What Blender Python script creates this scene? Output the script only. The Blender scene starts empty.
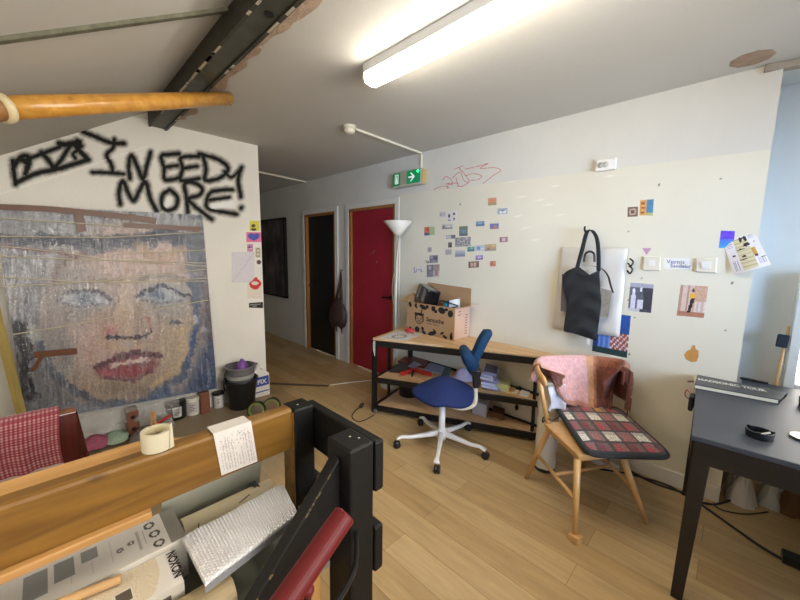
import bpy, bmesh, math, random
import numpy as np
from mathutils import Vector, Matrix, noise as mnoise

random.seed(7)
rng = np.random.default_rng(7)
SC = bpy.context.scene
COL = SC.collection

# ------------------------------------------------------------------ camera
F = 346.64
PITCH, ROLL, YAW = [math.radians(a) for a in (7.666, 0.83, 44.36)]
CAM = Vector((0, 0, 1.5))
_fw = Vector((-math.sin(YAW) * math.cos(PITCH), math.cos(YAW) * math.cos(PITCH), -math.sin(PITCH)))
_r = Vector((math.cos(YAW), math.sin(YAW), 0))
_u = _r.cross(_fw)
RT = _r * math.cos(ROLL) + _u * math.sin(ROLL)
UP = -_r * math.sin(ROLL) + _u * math.cos(ROLL)
cam = bpy.data.cameras.new('camera')
cam.sensor_width = 36
cam.lens = F * 36 / 800
cam.clip_start = 0.02
co = bpy.data.objects.new('camera', cam)
COL.objects.link(co)
M4 = Matrix((RT, UP, -_fw)).transposed().to_4x4()
M4.translation = CAM
co.matrix_world = M4
SC.camera = co


def ray(x, y):
    return _fw + RT * ((x - 400) / F) + UP * ((300 - y) / F)


def at(x, y, ax, val):
    """the point of a measured spot of the photograph on a plane of the room"""
    d = ray(x, y)
    i = 'XYZ'.index(ax)
    return CAM + d * ((val - CAM[i]) / d[i])


def at_depth(x, y, dep):
    return CAM + ray(x, y) * dep


def project(P):
    """room points (n,3) -> where the photograph shows them"""
    P = np.asarray(P, float) - np.array(CAM)
    z = P @ np.array(_fw)
    return np.stack([400 + F * (P @ np.array(RT)) / z, 300 - F * (P @ np.array(UP)) / z], -1)


# ------------------------------------------------------------------ materials
def lin(c):
    return tuple(((v / 255) / 12.92 if v / 255 <= 0.04045 else ((v / 255 + 0.055) / 1.055) ** 2.4) for v in c)


def H(h):
    h = h.lstrip('#')
    return tuple(int(h[i:i + 2], 16) for i in (0, 2, 4))


MATS = {}


def mat(name, col='#808080', rough=0.6, metal=0.0, var=0.0, scale=8.0, bump=0.0, bscale=60.0, stretch=(1, 1, 1),
        spec=0.5, attr=False, emit=0.0, trans=0.0, alpha=1.0, coat=0.0, sheen=0.0, bdist=0.01):
    if name in MATS:
        return MATS[name]
    m = bpy.data.materials.new(name)
    m.use_nodes = True
    nt = m.node_tree
    p = nt.nodes['Principled BSDF']
    c = lin(H(col))
    p.inputs['Base Color'].default_value = (*c, 1)
    p.inputs['Roughness'].default_value = rough
    p.inputs['Metallic'].default_value = metal
    p.inputs['Specular IOR Level'].default_value = spec
    p.inputs['Transmission Weight'].default_value = trans
    p.inputs['Alpha'].default_value = alpha
    p.inputs['Coat Weight'].default_value = coat
    p.inputs['Sheen Weight'].default_value = sheen
    L = nt.links.new
    src = None
    if attr:
        a = nt.nodes.new('ShaderNodeAttribute')
        a.attribute_name = 'Col'
        src = a.outputs['Color']
    if var or bump:
        tc = nt.nodes.new('ShaderNodeTexCoord')
        mp = nt.nodes.new('ShaderNodeMapping')
        mp.inputs['Scale'].default_value = stretch
        L(tc.outputs['Object'], mp.inputs['Vector'])
    if var:
        n = nt.nodes.new('ShaderNodeTexNoise')
        n.inputs['Scale'].default_value = scale
        n.inputs['Detail'].default_value = 6
        n.inputs['Roughness'].default_value = 0.6
        L(mp.outputs['Vector'], n.inputs['Vector'])
        mr = nt.nodes.new('ShaderNodeMapRange')
        mr.inputs['From Min'].default_value = 0.25
        mr.inputs['From Max'].default_value = 0.75
        mr.inputs['To Min'].default_value = 1 - var
        mr.inputs['To Max'].default_value = 1 + var
        L(n.outputs['Fac'], mr.inputs['Value'])
        mx = nt.nodes.new('ShaderNodeVectorMath')
        mx.operation = 'SCALE'
        if src is not None:
            L(src, mx.inputs[0])
        else:
            mx.inputs[0].default_value = c
        L(mr.outputs['Result'], mx.inputs['Scale'])
        src = mx.outputs['Vector']
    if src is not None:
        L(src, p.inputs['Base Color'])
        if emit:
            L(src, p.inputs['Emission Color'])
    if emit:
        p.inputs['Emission Strength'].default_value = emit
        if src is None:
            p.inputs['Emission Color'].default_value = (*c, 1)
    if bump:
        n2 = nt.nodes.new('ShaderNodeTexNoise')
        n2.inputs['Scale'].default_value = bscale
        n2.inputs['Detail'].default_value = 4
        L(mp.outputs['Vector'], n2.inputs['Vector'])
        b = nt.nodes.new('ShaderNodeBump')
        b.inputs['Strength'].default_value = bump
        b.inputs['Distance'].default_value = bdist
        L(n2.outputs['Fac'], b.inputs['Height'])
        L(b.outputs['Normal'], p.inputs['Normal'])
    MATS[name] = m
    return m


def wood(name, c1, c2, axis=0, rough=0.45, grain=14.0, coat=0.0):
    if name in MATS:
        return MATS[name]
    m = bpy.data.materials.new(name)
    m.use_nodes = True
    nt = m.node_tree
    L = nt.links.new
    p = nt.nodes['Principled BSDF']
    tc = nt.nodes.new('ShaderNodeTexCoord')
    mp = nt.nodes.new('ShaderNodeMapping')
    s = [6.0, 6.0, 6.0]
    s[axis] = 0.5
    mp.inputs['Scale'].default_value = s
    L(tc.outputs['Object'], mp.inputs['Vector'])
    n = nt.nodes.new('ShaderNodeTexNoise')
    n.inputs['Scale'].default_value = grain / 3
    n.inputs['Detail'].default_value = 8
    n.inputs['Distortion'].default_value = 0.6
    L(mp.outputs['Vector'], n.inputs['Vector'])
    cr = nt.nodes.new('ShaderNodeValToRGB')
    cr.color_ramp.elements[0].position = 0.3
    cr.color_ramp.elements[1].position = 0.7
    cr.color_ramp.elements[0].color = (*lin(H(c1)), 1)
    cr.color_ramp.elements[1].color = (*lin(H(c2)), 1)
    L(n.outputs['Fac'], cr.inputs['Fac'])
    # knots
    v = nt.nodes.new('ShaderNodeTexVoronoi')
    mp2 = nt.nodes.new('ShaderNodeMapping')
    s2 = [5.0, 5.0, 5.0]
    s2[axis] = 2.2
    mp2.inputs['Scale'].default_value = s2
    L(tc.outputs['Object'], mp2.inputs['Vector'])
    L(mp2.outputs['Vector'], v.inputs['Vector'])
    v.inputs['Scale'].default_value = 1.6
    mr = nt.nodes.new('ShaderNodeMapRange')
    mr.inputs['From Min'].default_value = 0.03
    mr.inputs['From Max'].default_value = 0.10
    mr.inputs['To Min'].default_value = 0.45
    mr.inputs['To Max'].default_value = 1.0
    L(v.outputs['Distance'], mr.inputs['Value'])
    mx = nt.nodes.new('ShaderNodeVectorMath')
    mx.operation = 'SCALE'
    L(cr.outputs['Color'], mx.inputs[0])
    L(mr.outputs['Result'], mx.inputs['Scale'])
    L(mx.outputs['Vector'], p.inputs['Base Color'])
    p.inputs['Roughness'].default_value = rough
    p.inputs['Coat Weight'].default_value = coat
    b = nt.nodes.new('ShaderNodeBump')
    b.inputs['Strength'].default_value = 0.15
    b.inputs['Distance'].default_value = 0.003
    L(n.outputs['Fac'], b.inputs['Height'])
    L(b.outputs['Normal'], p.inputs['Normal'])
    MATS[name] = m
    return m


# ------------------------------------------------------------------ mesh helpers
class MB:
    def __init__(s):
        s.v, s.f, s.c = [], [], []      # c: one colour per face or None

    def add(s, vs, fs, c=None):
        o = len(s.v)
        s.v += [Vector(p) for p in vs]
        s.f += [tuple(i + o for i in f) for f in fs]
        s.c += [c] * len(fs)
        return s

    def hexa(s, b, t, c=None):
        """bottom quad b and top quad t, same winding"""
        n = len(b)
        fs = [tuple(range(n - 1, -1, -1)), tuple(range(n, 2 * n))]
        fs += [(i, (i + 1) % n, n + (i + 1) % n, n + i) for i in range(n)]
        return s.add(list(b) + list(t), fs, c)

    def box(s, x0, x1, y0, y1, z0, z1, c=None):
        return s.hexa([(x0, y0, z0), (x1, y0, z0), (x1, y1, z0), (x0, y1, z0)],
                      [(x0, y0, z1), (x1, y0, z1), (x1, y1, z1), (x0, y1, z1)], c)

    def prism(s, poly, z0, z1, c=None):
        return s.hexa([(p[0], p[1], z0) for p in poly], [(p[0], p[1], z1) for p in poly], c)

    def slab(s, quad, th, c=None):
        """polygon in space thickened along its normal towards the back"""
        q = [Vector(p) for p in quad]
        n = (q[1] - q[0]).cross(q[-1] - q[0]).normalized() * th
        if n.dot(CAM - q[0]) > 0: n = -n
        return s.hexa(q, [p + n for p in q], c)

    def bar(s, a, b, w, h, up=(0, 0, 1), c=None):
        a, b = Vector(a), Vector(b)
        d = (b - a).normalized()
        x = d.cross(Vector(up)).normalized() * (w / 2)
        y = x.cross(d).normalized() * (h / 2)
        return s.hexa([a - x - y, a + x - y, a + x + y, a - x + y], [b - x - y, b + x - y, b + x + y, b - x + y], c)

    def tube(s, pts, r, n=12, caps=True, c=None):
        pts = [Vector(p) for p in pts]
        rr = r if isinstance(r, (list, tuple)) else [r] * len(pts)
        o = len(s.v)
        d0 = (pts[1] - pts[0]).normalized()
        x = d0.orthogonal().normalized()
        for i, p in enumerate(pts):
            d = (pts[min(i + 1, len(pts) - 1)] - pts[max(i - 1, 0)])
            d = d.normalized() if d.length > 1e-9 else d0
            x = (x - d * x.dot(d)).normalized()
            y = d.cross(x)
            for k in range(n):
                a = 2 * math.pi * k / n
                s.v.append(p + (x * math.cos(a) + y * math.sin(a)) * rr[i])
        for i in range(len(pts) - 1):
            for k in range(n):
                a, b = o + i * n + k, o + i * n + (k + 1) % n
                s.f.append((a, b, b + n, a + n))
                s.c.append(c)
        if caps:
            s.f.append(tuple(o + k for k in range(n - 1, -1, -1)))
            e = o + (len(pts) - 1) * n
            s.f.append(tuple(e + k for k in range(n)))
            s.c += [c, c]
        return s

    def lathe(s, prof, o=(0, 0, 0), n=28, ax=(0, 0, 1), c=None, sx=1.0):
        """prof: (r, h) pairs from the bottom up"""
        o = Vector(o)
        z = Vector(ax).normalized()
        x = z.orthogonal().normalized()
        y = z.cross(x)
        b = len(s.v)
        for r, h in prof:
            for k in range(n):
                a = 2 * math.pi * k / n
                s.v.append(o + z * h + (x * math.cos(a) * sx + y * math.sin(a)) * max(r, 1e-4))
        for i in range(len(prof) - 1):
            for k in range(n):
                p, q = b + i * n + k, b + i * n + (k + 1) % n
                s.f.append((p, q, q + n, p + n))
                s.c.append(c)
        return s

    def grid(s, fn, nu, nv, c=None, cfn=None):
        """surface fn(u,v), u,v in 0..1"""
        o = len(s.v)
        for j in range(nv + 1):
            for i in range(nu + 1):
                s.v.append(Vector(fn(i / nu, j / nv)))
        for j in range(nv):
            for i in range(nu):
                a = o + j * (nu + 1) + i
                s.f.append((a, a + 1, a + nu + 2, a + nu + 1))
                s.c.append(cfn((i + .5) / nu, (j + .5) / nv) if cfn else c)
        return s


ORG = {}


def props(o, label=None, cat=None, group=None, kind=None):
    if label: o['label'] = label
    if cat: o['category'] = cat
    if group: o['group'] = group
    if kind: o['kind'] = kind
    return o


def thing(name, loc, label, cat, group=None):
    o = bpy.data.objects.new(name, None)
    o.empty_display_size = 0.05
    COL.objects.link(o)
    o.location = loc
    ORG[o.name] = Vector(loc)
    return props(o, label, cat, group)


def obj(name, mb, m, parent=None, label=None, cat=None, group=None, kind=None, smooth=False, bevel=0.0, seg=2,
        sub=0, solid=0.0, org=None, vcol=None, merge=False):
    vs = mb.v
    if parent is not None:
        o0 = ORG[parent.name]
    elif org is not None:
        o0 = Vector(org)
    else:
        xs = [v.x for v in vs]; ys = [v.y for v in vs]; zs = [v.z for v in vs]
        o0 = Vector(((min(xs) + max(xs)) / 2, (min(ys) + max(ys)) / 2, min(zs)))
    me = bpy.data.meshes.new(name)
    me.from_pydata([tuple(v - o0) for v in vs], [], mb.f)
    me.update()
    if any(c is not None for c in mb.c):
        at_ = me.color_attributes.new('Col', 'FLOAT_COLOR', 'CORNER')
        arr = np.ones((len(me.loops), 4), np.float32)
        li = 0
        for f, c in zip(mb.f, mb.c):
            arr[li:li + len(f), :3] = lin(c) if c is not None else (1, 1, 1)
            li += len(f)
        at_.data.foreach_set('color', arr.ravel())
    if vcol is not None:                       # per-vertex sRGB 0..255 array
        at_ = me.color_attributes.new('Col', 'FLOAT_COLOR', 'POINT')
        c = np.clip(np.asarray(vcol, float) / 255, 0, 1)
        c = np.where(c <= 0.04045, c / 12.92, ((c + 0.055) / 1.055) ** 2.4)
        arr = np.ones((len(me.vertices), 4), np.float32)
        arr[:, :3] = c
        at_.data.foreach_set('color', arr.ravel())
    bm = bmesh.new()
    bm.from_mesh(me)
    if merge:
        bmesh.ops.remove_doubles(bm, verts=bm.verts, dist=1e-5)
    if vcol is None or kind != 'structure':
        bmesh.ops.recalc_face_normals(bm, faces=bm.faces)
    bm.to_mesh(me)
    bm.free()
    if smooth:
        me.polygons.foreach_set('use_smooth', [True] * len(me.polygons))
    me.materials.append(m)
    ob = bpy.data.objects.new(name, me)
    COL.objects.link(ob)
    if parent is not None:
        ob.parent = parent
        ORG[ob.name] = o0
    else:
        ob.location = o0
        ORG[ob.name] = o0
    if solid:
        d = ob.modifiers.new('thick', 'SOLIDIFY')
        d.thickness = solid
        d.offset = 0
    if bevel:
        b = ob.modifiers.new('bevel', 'BEVEL')
        b.width = bevel
        b.segments = seg
        b.limit_method = 'ANGLE'
        b.angle_limit = math.radians(35)
        b.harden_normals = False
    if sub:
        d = ob.modifiers.new('sub', 'SUBSURF')
        d.levels = d.render_levels = sub
    return props(ob, label, cat, group, kind)


def text_mb(txt, o, ux, uy, size, mb=None, depth=0.001, bold=0.0, c=None):
    """lettering: o lower left, ux reading direction, uy up"""
    cu = bpy.data.curves.new('t', 'FONT')
    cu.body = txt
    cu.size = size
    cu.offset = bold
    cu.resolution_u = 3
    t = bpy.data.objects.new('t', cu)
    COL.objects.link(t)
    dg = bpy.context.evaluated_depsgraph_get()
    me = bpy.data.meshes.new_from_object(t.evaluated_get(dg))
    o, ux, uy = Vector(o), Vector(ux), Vector(uy)
    mb = mb or MB()
    n = ux.cross(uy).normalized() * depth
    mb.add([o + ux * v.co.x + uy * v.co.y + n for v in me.vertices], [tuple(p.vertices) for p in me.polygons], c)
    bpy.data.objects.remove(t)
    bpy.data.curves.remove(cu)
    bpy.data.meshes.remove(me)
    return mb


def seg_dist(P, pts):
    """distance of points (n,2) to a polyline"""
    P = np.asarray(P, float)
    d = np.full(len(P), 1e9)
    pts = [np.array(p, float) for p in pts]
    if len(pts) == 1:
        return np.hypot(*(P - pts[0]).T)
    for a, b in zip(pts[:-1], pts[1:]):
        ab = b - a
        t = np.clip(((P - a) @ ab) / max(ab @ ab, 1e-9), 0, 1)
        q = a + t[:, None] * ab
        d = np.minimum(d, np.hypot(*(P - q).T))
    return d


def smooth_line(pts, n=6):
    """Catmull-Rom through points of any dimension"""
    P = [np.array(p, float) for p in pts]
    if len(P) < 3:
        return P
    out = []
    for i in range(len(P) - 1):
        p0, p1, p2, p3 = P[max(i - 1, 0)], P[i], P[i + 1], P[min(i + 2, len(P) - 1)]
        for k in range(n):
            t = k / n
            out.append(0.5 * ((2 * p1) + (-p0 + p2) * t + (2 * p0 - 5 * p1 + 4 * p2 - p3) * t * t + (-p0 + 3 * p1 - 3 * p2 + p3) * t ** 3))
    out.append(P[-1])
    return out


def curve3(pts, n=6):
    return [Vector(p) for p in smooth_line([tuple(p) for p in pts], n)]


def fbm(P, s=1.0, seed=0.0):
    return np.array([mnoise.fractal(Vector((p[0] * s + seed, p[1] * s - seed, seed * 1.7)), 1.0, 2.0, 4) for p in P])


# ------------------------------------------------------------------ shared materials
M_wall = mat('white_paint', '#d6d2c6', 0.75, var=0.03, scale=3, bump=0.12, bscale=40, attr=True)
M_plain = mat('off_white_paint', '#d2cec2', 0.75, var=0.04, scale=3, bump=0.12, bscale=40)
M_ceil = mat('ceiling_paint', '#bfbdb5', 0.8, var=0.03, scale=2, bump=0.1, bscale=30)
M_board = mat('cream_board_paint', '#d8d0b6', 0.7, var=0.02, scale=2, attr=True)
M_trim = mat('trim_paint', '#d8d4c8', 0.5, var=0.05, scale=12)
M_attr = mat('printed_paper', '#ffffff', 0.55, attr=True)
M_attr_gloss = mat('printed_gloss', '#ffffff', 0.3, attr=True)
M_cloth = mat('woven_cloth', '#ffffff', 0.9, attr=True, bump=0.3, bscale=350, sheen=0.2)
M_black = mat('black_paint', '#0b0a09', 0.55, spec=.3, var=0.25, scale=20, bump=0.1, bscale=80)
M_blackmetal = mat('black_steel', '#1b1a1a', 0.4, metal=0.3, var=0.2, scale=30)
M_blackplastic = mat('black_plastic', '#141416', 0.35)
M_white = mat('white_plastic', '#dedbd4', 0.35)
M_whitepaper = mat('white_paper', '#e4e1da', 0.7, bump=0.1, bscale=25)
M_cream = mat('cream_plastic', '#d8d1bd', 0.4)
M_pine = wood('pine_varnish', '#6a481a', '#8a6428', 1, 0.38, coat=0.2)
M_pine_edge = wood('pine_edge', '#b0824a', '#c89c62', 1, 0.45)
M_ply = wood('plywood', '#bc966a', '#d8b488', 0, 0.6)
M_beech = wood('beech', '#c0925a', '#d4a86e', 2, 0.4, coat=0.2)
M_steel = mat('grey_green_steel', '#4d4e45', 0.5, metal=0.2, var=0.25, scale=14, bump=0.15, bscale=50)
M_plaster = mat('broken_plaster', '#9a8470', 0.95, var=0.25, scale=18, bump=0.6, bscale=60)
M_card = mat('cardboard', '#a5825c', 0.85, var=0.06, scale=10)
M_ink = mat('black_ink', '#1a1512', 0.8)
M_cable = mat('black_cable', '#17161a', 0.5)


def glassy(name, tint='#ffffff', mixv=0.1, rough=0.08, bscale=18, bstr=0.6, stretch=(1, 1, 1), dist=0.02, white=0.0, crease_glint=0.0):
    """thin clear plastic film: mostly see-through with sharp reflections"""
    m = bpy.data.materials.new(name)
    m.use_nodes = True
    nt = m.node_tree
    nt.nodes.clear()
    L = nt.links.new
    out = nt.nodes.new('ShaderNodeOutputMaterial')
    tr = nt.nodes.new('ShaderNodeBsdfTransparent')
    tr.inputs['Color'].default_value = (*lin(H(tint)), 1)
    gl = nt.nodes.new('ShaderNodeBsdfGlossy')
    gl.inputs['Roughness'].default_value = rough
    gl.inputs['Color'].default_value = (0.9, 0.9, 0.9, 1)
    fr = nt.nodes.new('ShaderNodeFresnel')
    fr.inputs['IOR'].default_value = 1.5
    ad = nt.nodes.new('ShaderNodeMath')
    ad.operation = 'ADD'
    ad.inputs[1].default_value = mixv
    L(fr.outputs['Fac'], ad.inputs[0])
    mx = nt.nodes.new('ShaderNodeMixShader')
    L(ad.outputs['Value'], mx.inputs['Fac'])
    L(tr.outputs['BSDF'], mx.inputs[1])
    L(gl.outputs['BSDF'], mx.inputs[2])
    tc = nt.nodes.new('ShaderNodeTexCoord')
    mp = nt.nodes.new('ShaderNodeMapping')
    mp.inputs['Scale'].default_value = stretch
    L(tc.outputs['Object'], mp.inputs['Vector'])
    n = nt.nodes.new('ShaderNodeTexNoise')
    n.inputs['Scale'].default_value = bscale
    n.inputs['Detail'].default_value = 3
    n.inputs['Distortion'].default_value = 1.0
    L(mp.outputs['Vector'], n.inputs['Vector'])
    b = nt.nodes.new('ShaderNodeBump')
    b.inputs['Strength'].default_value = bstr
    b.inputs['Distance'].default_value = dist
    L(n.outputs['Fac'], b.inputs['Height'])
    L(b.outputs['Normal'], gl.inputs['Normal'])
    last = mx
    if crease_glint:  # pale diffuse streaks standing in for glints along the wrap's creases
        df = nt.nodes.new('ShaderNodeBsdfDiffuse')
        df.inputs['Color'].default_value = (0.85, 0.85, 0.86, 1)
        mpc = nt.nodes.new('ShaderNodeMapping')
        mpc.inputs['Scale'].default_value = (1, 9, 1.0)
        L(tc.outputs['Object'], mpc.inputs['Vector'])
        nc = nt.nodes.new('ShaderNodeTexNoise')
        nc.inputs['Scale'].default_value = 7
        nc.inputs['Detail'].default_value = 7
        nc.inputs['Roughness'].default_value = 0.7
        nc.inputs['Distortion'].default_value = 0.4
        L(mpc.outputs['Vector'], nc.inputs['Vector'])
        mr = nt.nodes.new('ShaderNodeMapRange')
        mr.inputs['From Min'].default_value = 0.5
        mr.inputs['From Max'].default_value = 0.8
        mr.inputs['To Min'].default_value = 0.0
        mr.inputs['To Max'].default_value = crease_glint
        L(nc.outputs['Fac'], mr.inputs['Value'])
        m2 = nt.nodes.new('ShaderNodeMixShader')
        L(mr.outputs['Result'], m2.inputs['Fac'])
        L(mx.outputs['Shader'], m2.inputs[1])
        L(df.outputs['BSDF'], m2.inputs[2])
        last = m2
    if white:
        df = nt.nodes.new('ShaderNodeBsdfDiffuse')
        df.inputs['Color'].default_value = (0.8, 0.8, 0.8, 1)
        m2 = nt.nodes.new('ShaderNodeMixShader')
        m2.inputs['Fac'].default_value = white
        L(mx.outputs['Shader'], m2.inputs[1])
        L(df.outputs['BSDF'], m2.inputs[2])
        last = m2
    L(last.outputs['Shader'], out.inputs['Surface'])
    return m


M_film = glassy('plastic_wrap', '#fafafa', 0.0, 0.14, 26, 0.7, (1, 2.2, 0.30), 0.02, crease_glint=0.42)
M_film2 = glassy('clear_bag', '#f0f2f4', 0.06, 0.10, 30, 0.8, white=0.15)
M_glass = glassy('window_glass', '#ffffff', 0.02, 0.02, 1, 0.0)


# ------------------------------------------------------------------ the room
YB, XA, ZC, XR = 2.81, -3.52, 2.53, 0.05      # back wall, left wall, ceiling, right end of the back wall
YBO = YB - 0.012                             # face of the cream board


def floor_material():
    m = bpy.data.materials.new('oak_laminate')
    m.use_nodes = True
    nt = m.node_tree
    L = nt.links.new
    N = nt.nodes.new
    p = nt.nodes['Principled BSDF']
    tc = N('ShaderNodeTexCoord')
    br = N('ShaderNodeTexBrick')
    br.offset = 0.37
    br.offset_frequency = 2
    br.inputs['Scale'].default_value = 1.0
    br.inputs['Brick Width'].default_value = 1.15
    br.inputs['Row Height'].default_value = 0.155
    br.inputs['Mortar Size'].default_value = 0.0012
    br.inputs['Mortar Smooth'].default_value = 0.3
    br.inputs['Bias'].default_value = 0.0
    br.inputs['Color1'].default_value = (*lin(H('#c0a476')), 1)
    br.inputs['Color2'].default_value = (*lin(H('#a9895a')), 1)
    br.inputs['Mortar'].default_value = (*lin(H('#7a5a38')), 1)
    L(tc.outputs['Object'], br.inputs['Vector'])
    mp = N('ShaderNodeMapping')
    mp.inputs['Scale'].default_value = (1.2, 14, 1)
    L(tc.outputs['Object'], mp.inputs['Vector'])
    n = N('ShaderNodeTexNoise')
    n.inputs['Scale'].default_value = 2.2
    n.inputs['Detail'].default_value = 9
    n.inputs['Roughness'].default_value = 0.65
    n.inputs['Distortion'].default_value = 0.8
    L(mp.outputs['Vector'], n.inputs['Vector'])
    mr = N('ShaderNodeMapRange')
    mr.inputs['From Min'].default_value = 0.25
    mr.inputs['From Max'].default_value = 0.75
    mr.inputs['To Min'].default_value = 0.78
    mr.inputs['To Max'].default_value = 1.18
    L(n.outputs['Fac'], mr.inputs['Value'])
    v1 = N('ShaderNodeVectorMath')
    v1.operation = 'SCALE'
    L(br.outputs['Color'], v1.inputs[0])
    L(mr.outputs['Result'], v1.inputs['Scale'])
    # knots
    vo = N('ShaderNodeTexVoronoi')
    mp2 = N('ShaderNodeMapping')
    mp2.inputs['Scale'].default_value = (2.3, 4.2, 1)
    L(tc.outputs['Object'], mp2.inputs['Vector'])
    L(mp2.outputs['Vector'], vo.inputs['Vector'])
    kr = N('ShaderNodeMapRange')
    kr.inputs['From Min'].default_value = 0.02
    kr.inputs['From Max'].default_value = 0.09
    kr.inputs['To Min'].default_value = 0.62
    kr.inputs['To Max'].default_value = 1.0
    L(vo.outputs['Distance'], kr.inputs['Value'])
    v2 = N('ShaderNodeVectorMath')
    v2.operation = 'SCALE'
    L(v1.outputs['Vector'], v2.inputs[0])
    L(kr.outputs['Result'], v2.inputs['Scale'])
    # worn, paint-dulled patch at the landing and before the hall
    sx = N('ShaderNodeSeparateXYZ')
    L(tc.outputs['Object'], sx.inputs['Vector'])
    nn = N('ShaderNodeTexNoise')
    nn.inputs['Scale'].default_value = 2.2
    nn.inputs['Detail'].default_value = 6
    L(tc.outputs['Object'], nn.inputs['Vector'])
    a = N('ShaderNodeMath'); a.operation = 'MULTIPLY_ADD'
    a.inputs[1].default_value = 1.3; L(nn.outputs['Fac'], a.inputs[0]); L(sx.outputs['Y'], a.inputs[2])
    s1 = N('ShaderNodeMapRange'); s1.inputs['From Min'].default_value = 2.35; s1.inputs['From Max'].default_value = 1.9
    s1.inputs['To Min'].default_value = 0; s1.inputs['To Max'].default_value = 1; L(a.outputs['Value'], s1.inputs['Value'])
    a2 = N('ShaderNodeMath'); a2.operation = 'MULTIPLY_ADD'
    a2.inputs[1].default_value = 0.7; L(nn.outputs['Fac'], a2.inputs[0]); L(sx.outputs['X'], a2.inputs[2])
    s2 = N('ShaderNodeMapRange'); s2.inputs['From Min'].default_value = -1.5; s2.inputs['From Max'].default_value = -2.1
    s2.inputs['To Min'].default_value = 0; s2.inputs['To Max'].default_value = 1; L(a2.outputs['Value'], s2.inputs['Value'])
    mu = N('ShaderNodeMath'); mu.operation = 'MULTIPLY'
    L(s1.outputs['Result'], mu.inputs[0]); L(s2.outputs['Result'], mu.inputs[1])
    mu2 = N('ShaderNodeMath'); mu2.operation = 'MULTIPLY'; mu2.inputs[1].default_value = 0.8
    L(mu.outputs['Value'], mu2.inputs[0])
    mx = N('ShaderNodeMix'); mx.data_type = 'RGBA'
    L(mu2.outputs['Value'], mx.inputs['Factor'])
    L(v2.outputs['Vector'], mx.inputs['A'])
    mx.inputs['B'].default_value = (*lin(H('#857a68')), 1)
    L(mx.outputs['Result'], p.inputs['Base Color'])
    p.inputs['Roughness'].default_value = 0.42
    b = N('ShaderNodeBump'); b.inputs['Strength'].default_value = 0.1; b.inputs['Distance'].default_value = 0.002
    L(n.outputs['Fac'], b.inputs['Height']); L(b.outputs['Normal'], p.inputs['Normal'])
    return m


HX = -7.3           # far end of the hall
XW = 1.45           # window wall
YF = -1.9           # wall behind the camera
obj('floor', MB().box(HX, XW, YF, 3.4, -0.08, 0), floor_material(), kind='structure', org=(0, 0, 0))

SL = 0.6065
YR = 0.69           # where the slope leaves the flat ceiling
mb = MB().box(HX, XW, 0.80, 3.4, ZC, ZC + 0.08)
obj('ceiling', mb, M_ceil, kind='structure', org=(0, 0, ZC))
sl = lambda y: 2.53 - SL * (0.5755 - y)
obj('ceiling_slope', MB().hexa([(XA - .1, YF, sl(YF)), (XW, YF, sl(YF)), (XW, YR, sl(YR)), (XA - .1, YR, sl(YR))],
                               [(XA - .1, YF, sl(YF) + .08), (XW, YF, sl(YF) + .08), (XW, YR, sl(YR) + .08), (XA - .1, YR, sl(YR) + .08)]),
    M_ceil, kind='structure')

# left wall with its sprayed writing (soft overspray in the paint, core of the strokes as their own paint layer)
GS = 3.077


def g(*pts):
    return [(x / GS, 120 + y / GS) for x, y in pts]


GRAF = [  # (stroke, half width in photo pixels)
    (g((38, 125), (42, 160), (48, 198)), 3.2), (g((40, 150), (62, 115), (85, 112), (90, 135), (78, 165)), 3.4), (g((66, 120), (84, 135), (80, 160)), 3.8),
    (g((85, 120), (140, 100), (185, 82)), 2.6), (g((182, 72), (200, 76), (245, 68)), 4.0), (g((50, 193), (110, 165), (180, 150), (270, 122)), 3.2),
    (g((128, 100), (150, 125), (165, 150)), 3.2), (g((165, 150), (190, 120), (215, 80)), 3.0), (g((225, 70), (245, 95), (272, 122)), 3.6), (g((238, 65), (248, 80)), 4.2),
    (g((232, 118), (225, 105), (240, 92)), 2.4),
    (g((254, 36), (290, 50), (340, 70), (382, 72)), 2.8), (g((352, 60), (348, 85), (328, 108), (342, 135), (347, 160)), 2.6), (g((284, 161), (330, 162), (380, 166)), 2.2),
    (g((400, 180), (396, 140), (405, 108), (425, 150), (440, 182), (452, 140), (463, 100)), 2.7),
    (g((552, 104), (520, 106), (496, 112), (505, 150), (508, 184), (550, 178)), 2.5), (g((503, 146), (545, 140)), 2.2),
    (g((612, 112), (580, 112), (556, 118), (562, 150), (556, 186), (612, 180)), 2.4), (g((560, 150), (606, 142)), 2.2),
    (g((625, 112), (634, 150), (632, 186), (680, 176), (702, 148), (668, 120), (612, 104)), 2.4), (g((690, 158), (712, 176), (742, 150)), 1.6),
    (g((743, 146), (736, 165), (733, 190), (741, 236)), 2.4), (g((742, 270)), 2.8),
    (g((370, 258), (366, 220), (378, 188), (395, 225), (412, 248), (430, 215), (448, 190), (462, 240), (482, 280)), 2.8),
    (g((522, 214), (500, 232), (498, 262), (515, 278), (540, 268), (546, 238), (522, 214)), 2.6),
    (g((578, 290), (574, 240), (568, 196), (600, 194), (622, 212), (612, 232), (580, 244), (615, 278), (652, 306)), 2.5),
    (g((716, 214), (680, 216), (650, 222), (636, 246), (640, 272), (680, 282), (728, 290)), 2.3), (g((645, 246), (705, 238)), 2.0),
]
SILVER = [(g((512, 262), (520, 246)), 3.0), (g((656, 266), (708, 258)), 3.6)]


def graf_field(P):
    """signed distance (px) of photo points to the nearest stroke edge"""
    d = np.full(len(P), 1e9)
    for pts, w in GRAF:
        d = np.minimum(d, seg_dist(P, smooth_line(pts, 4)) - w * .52)
    return d


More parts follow.
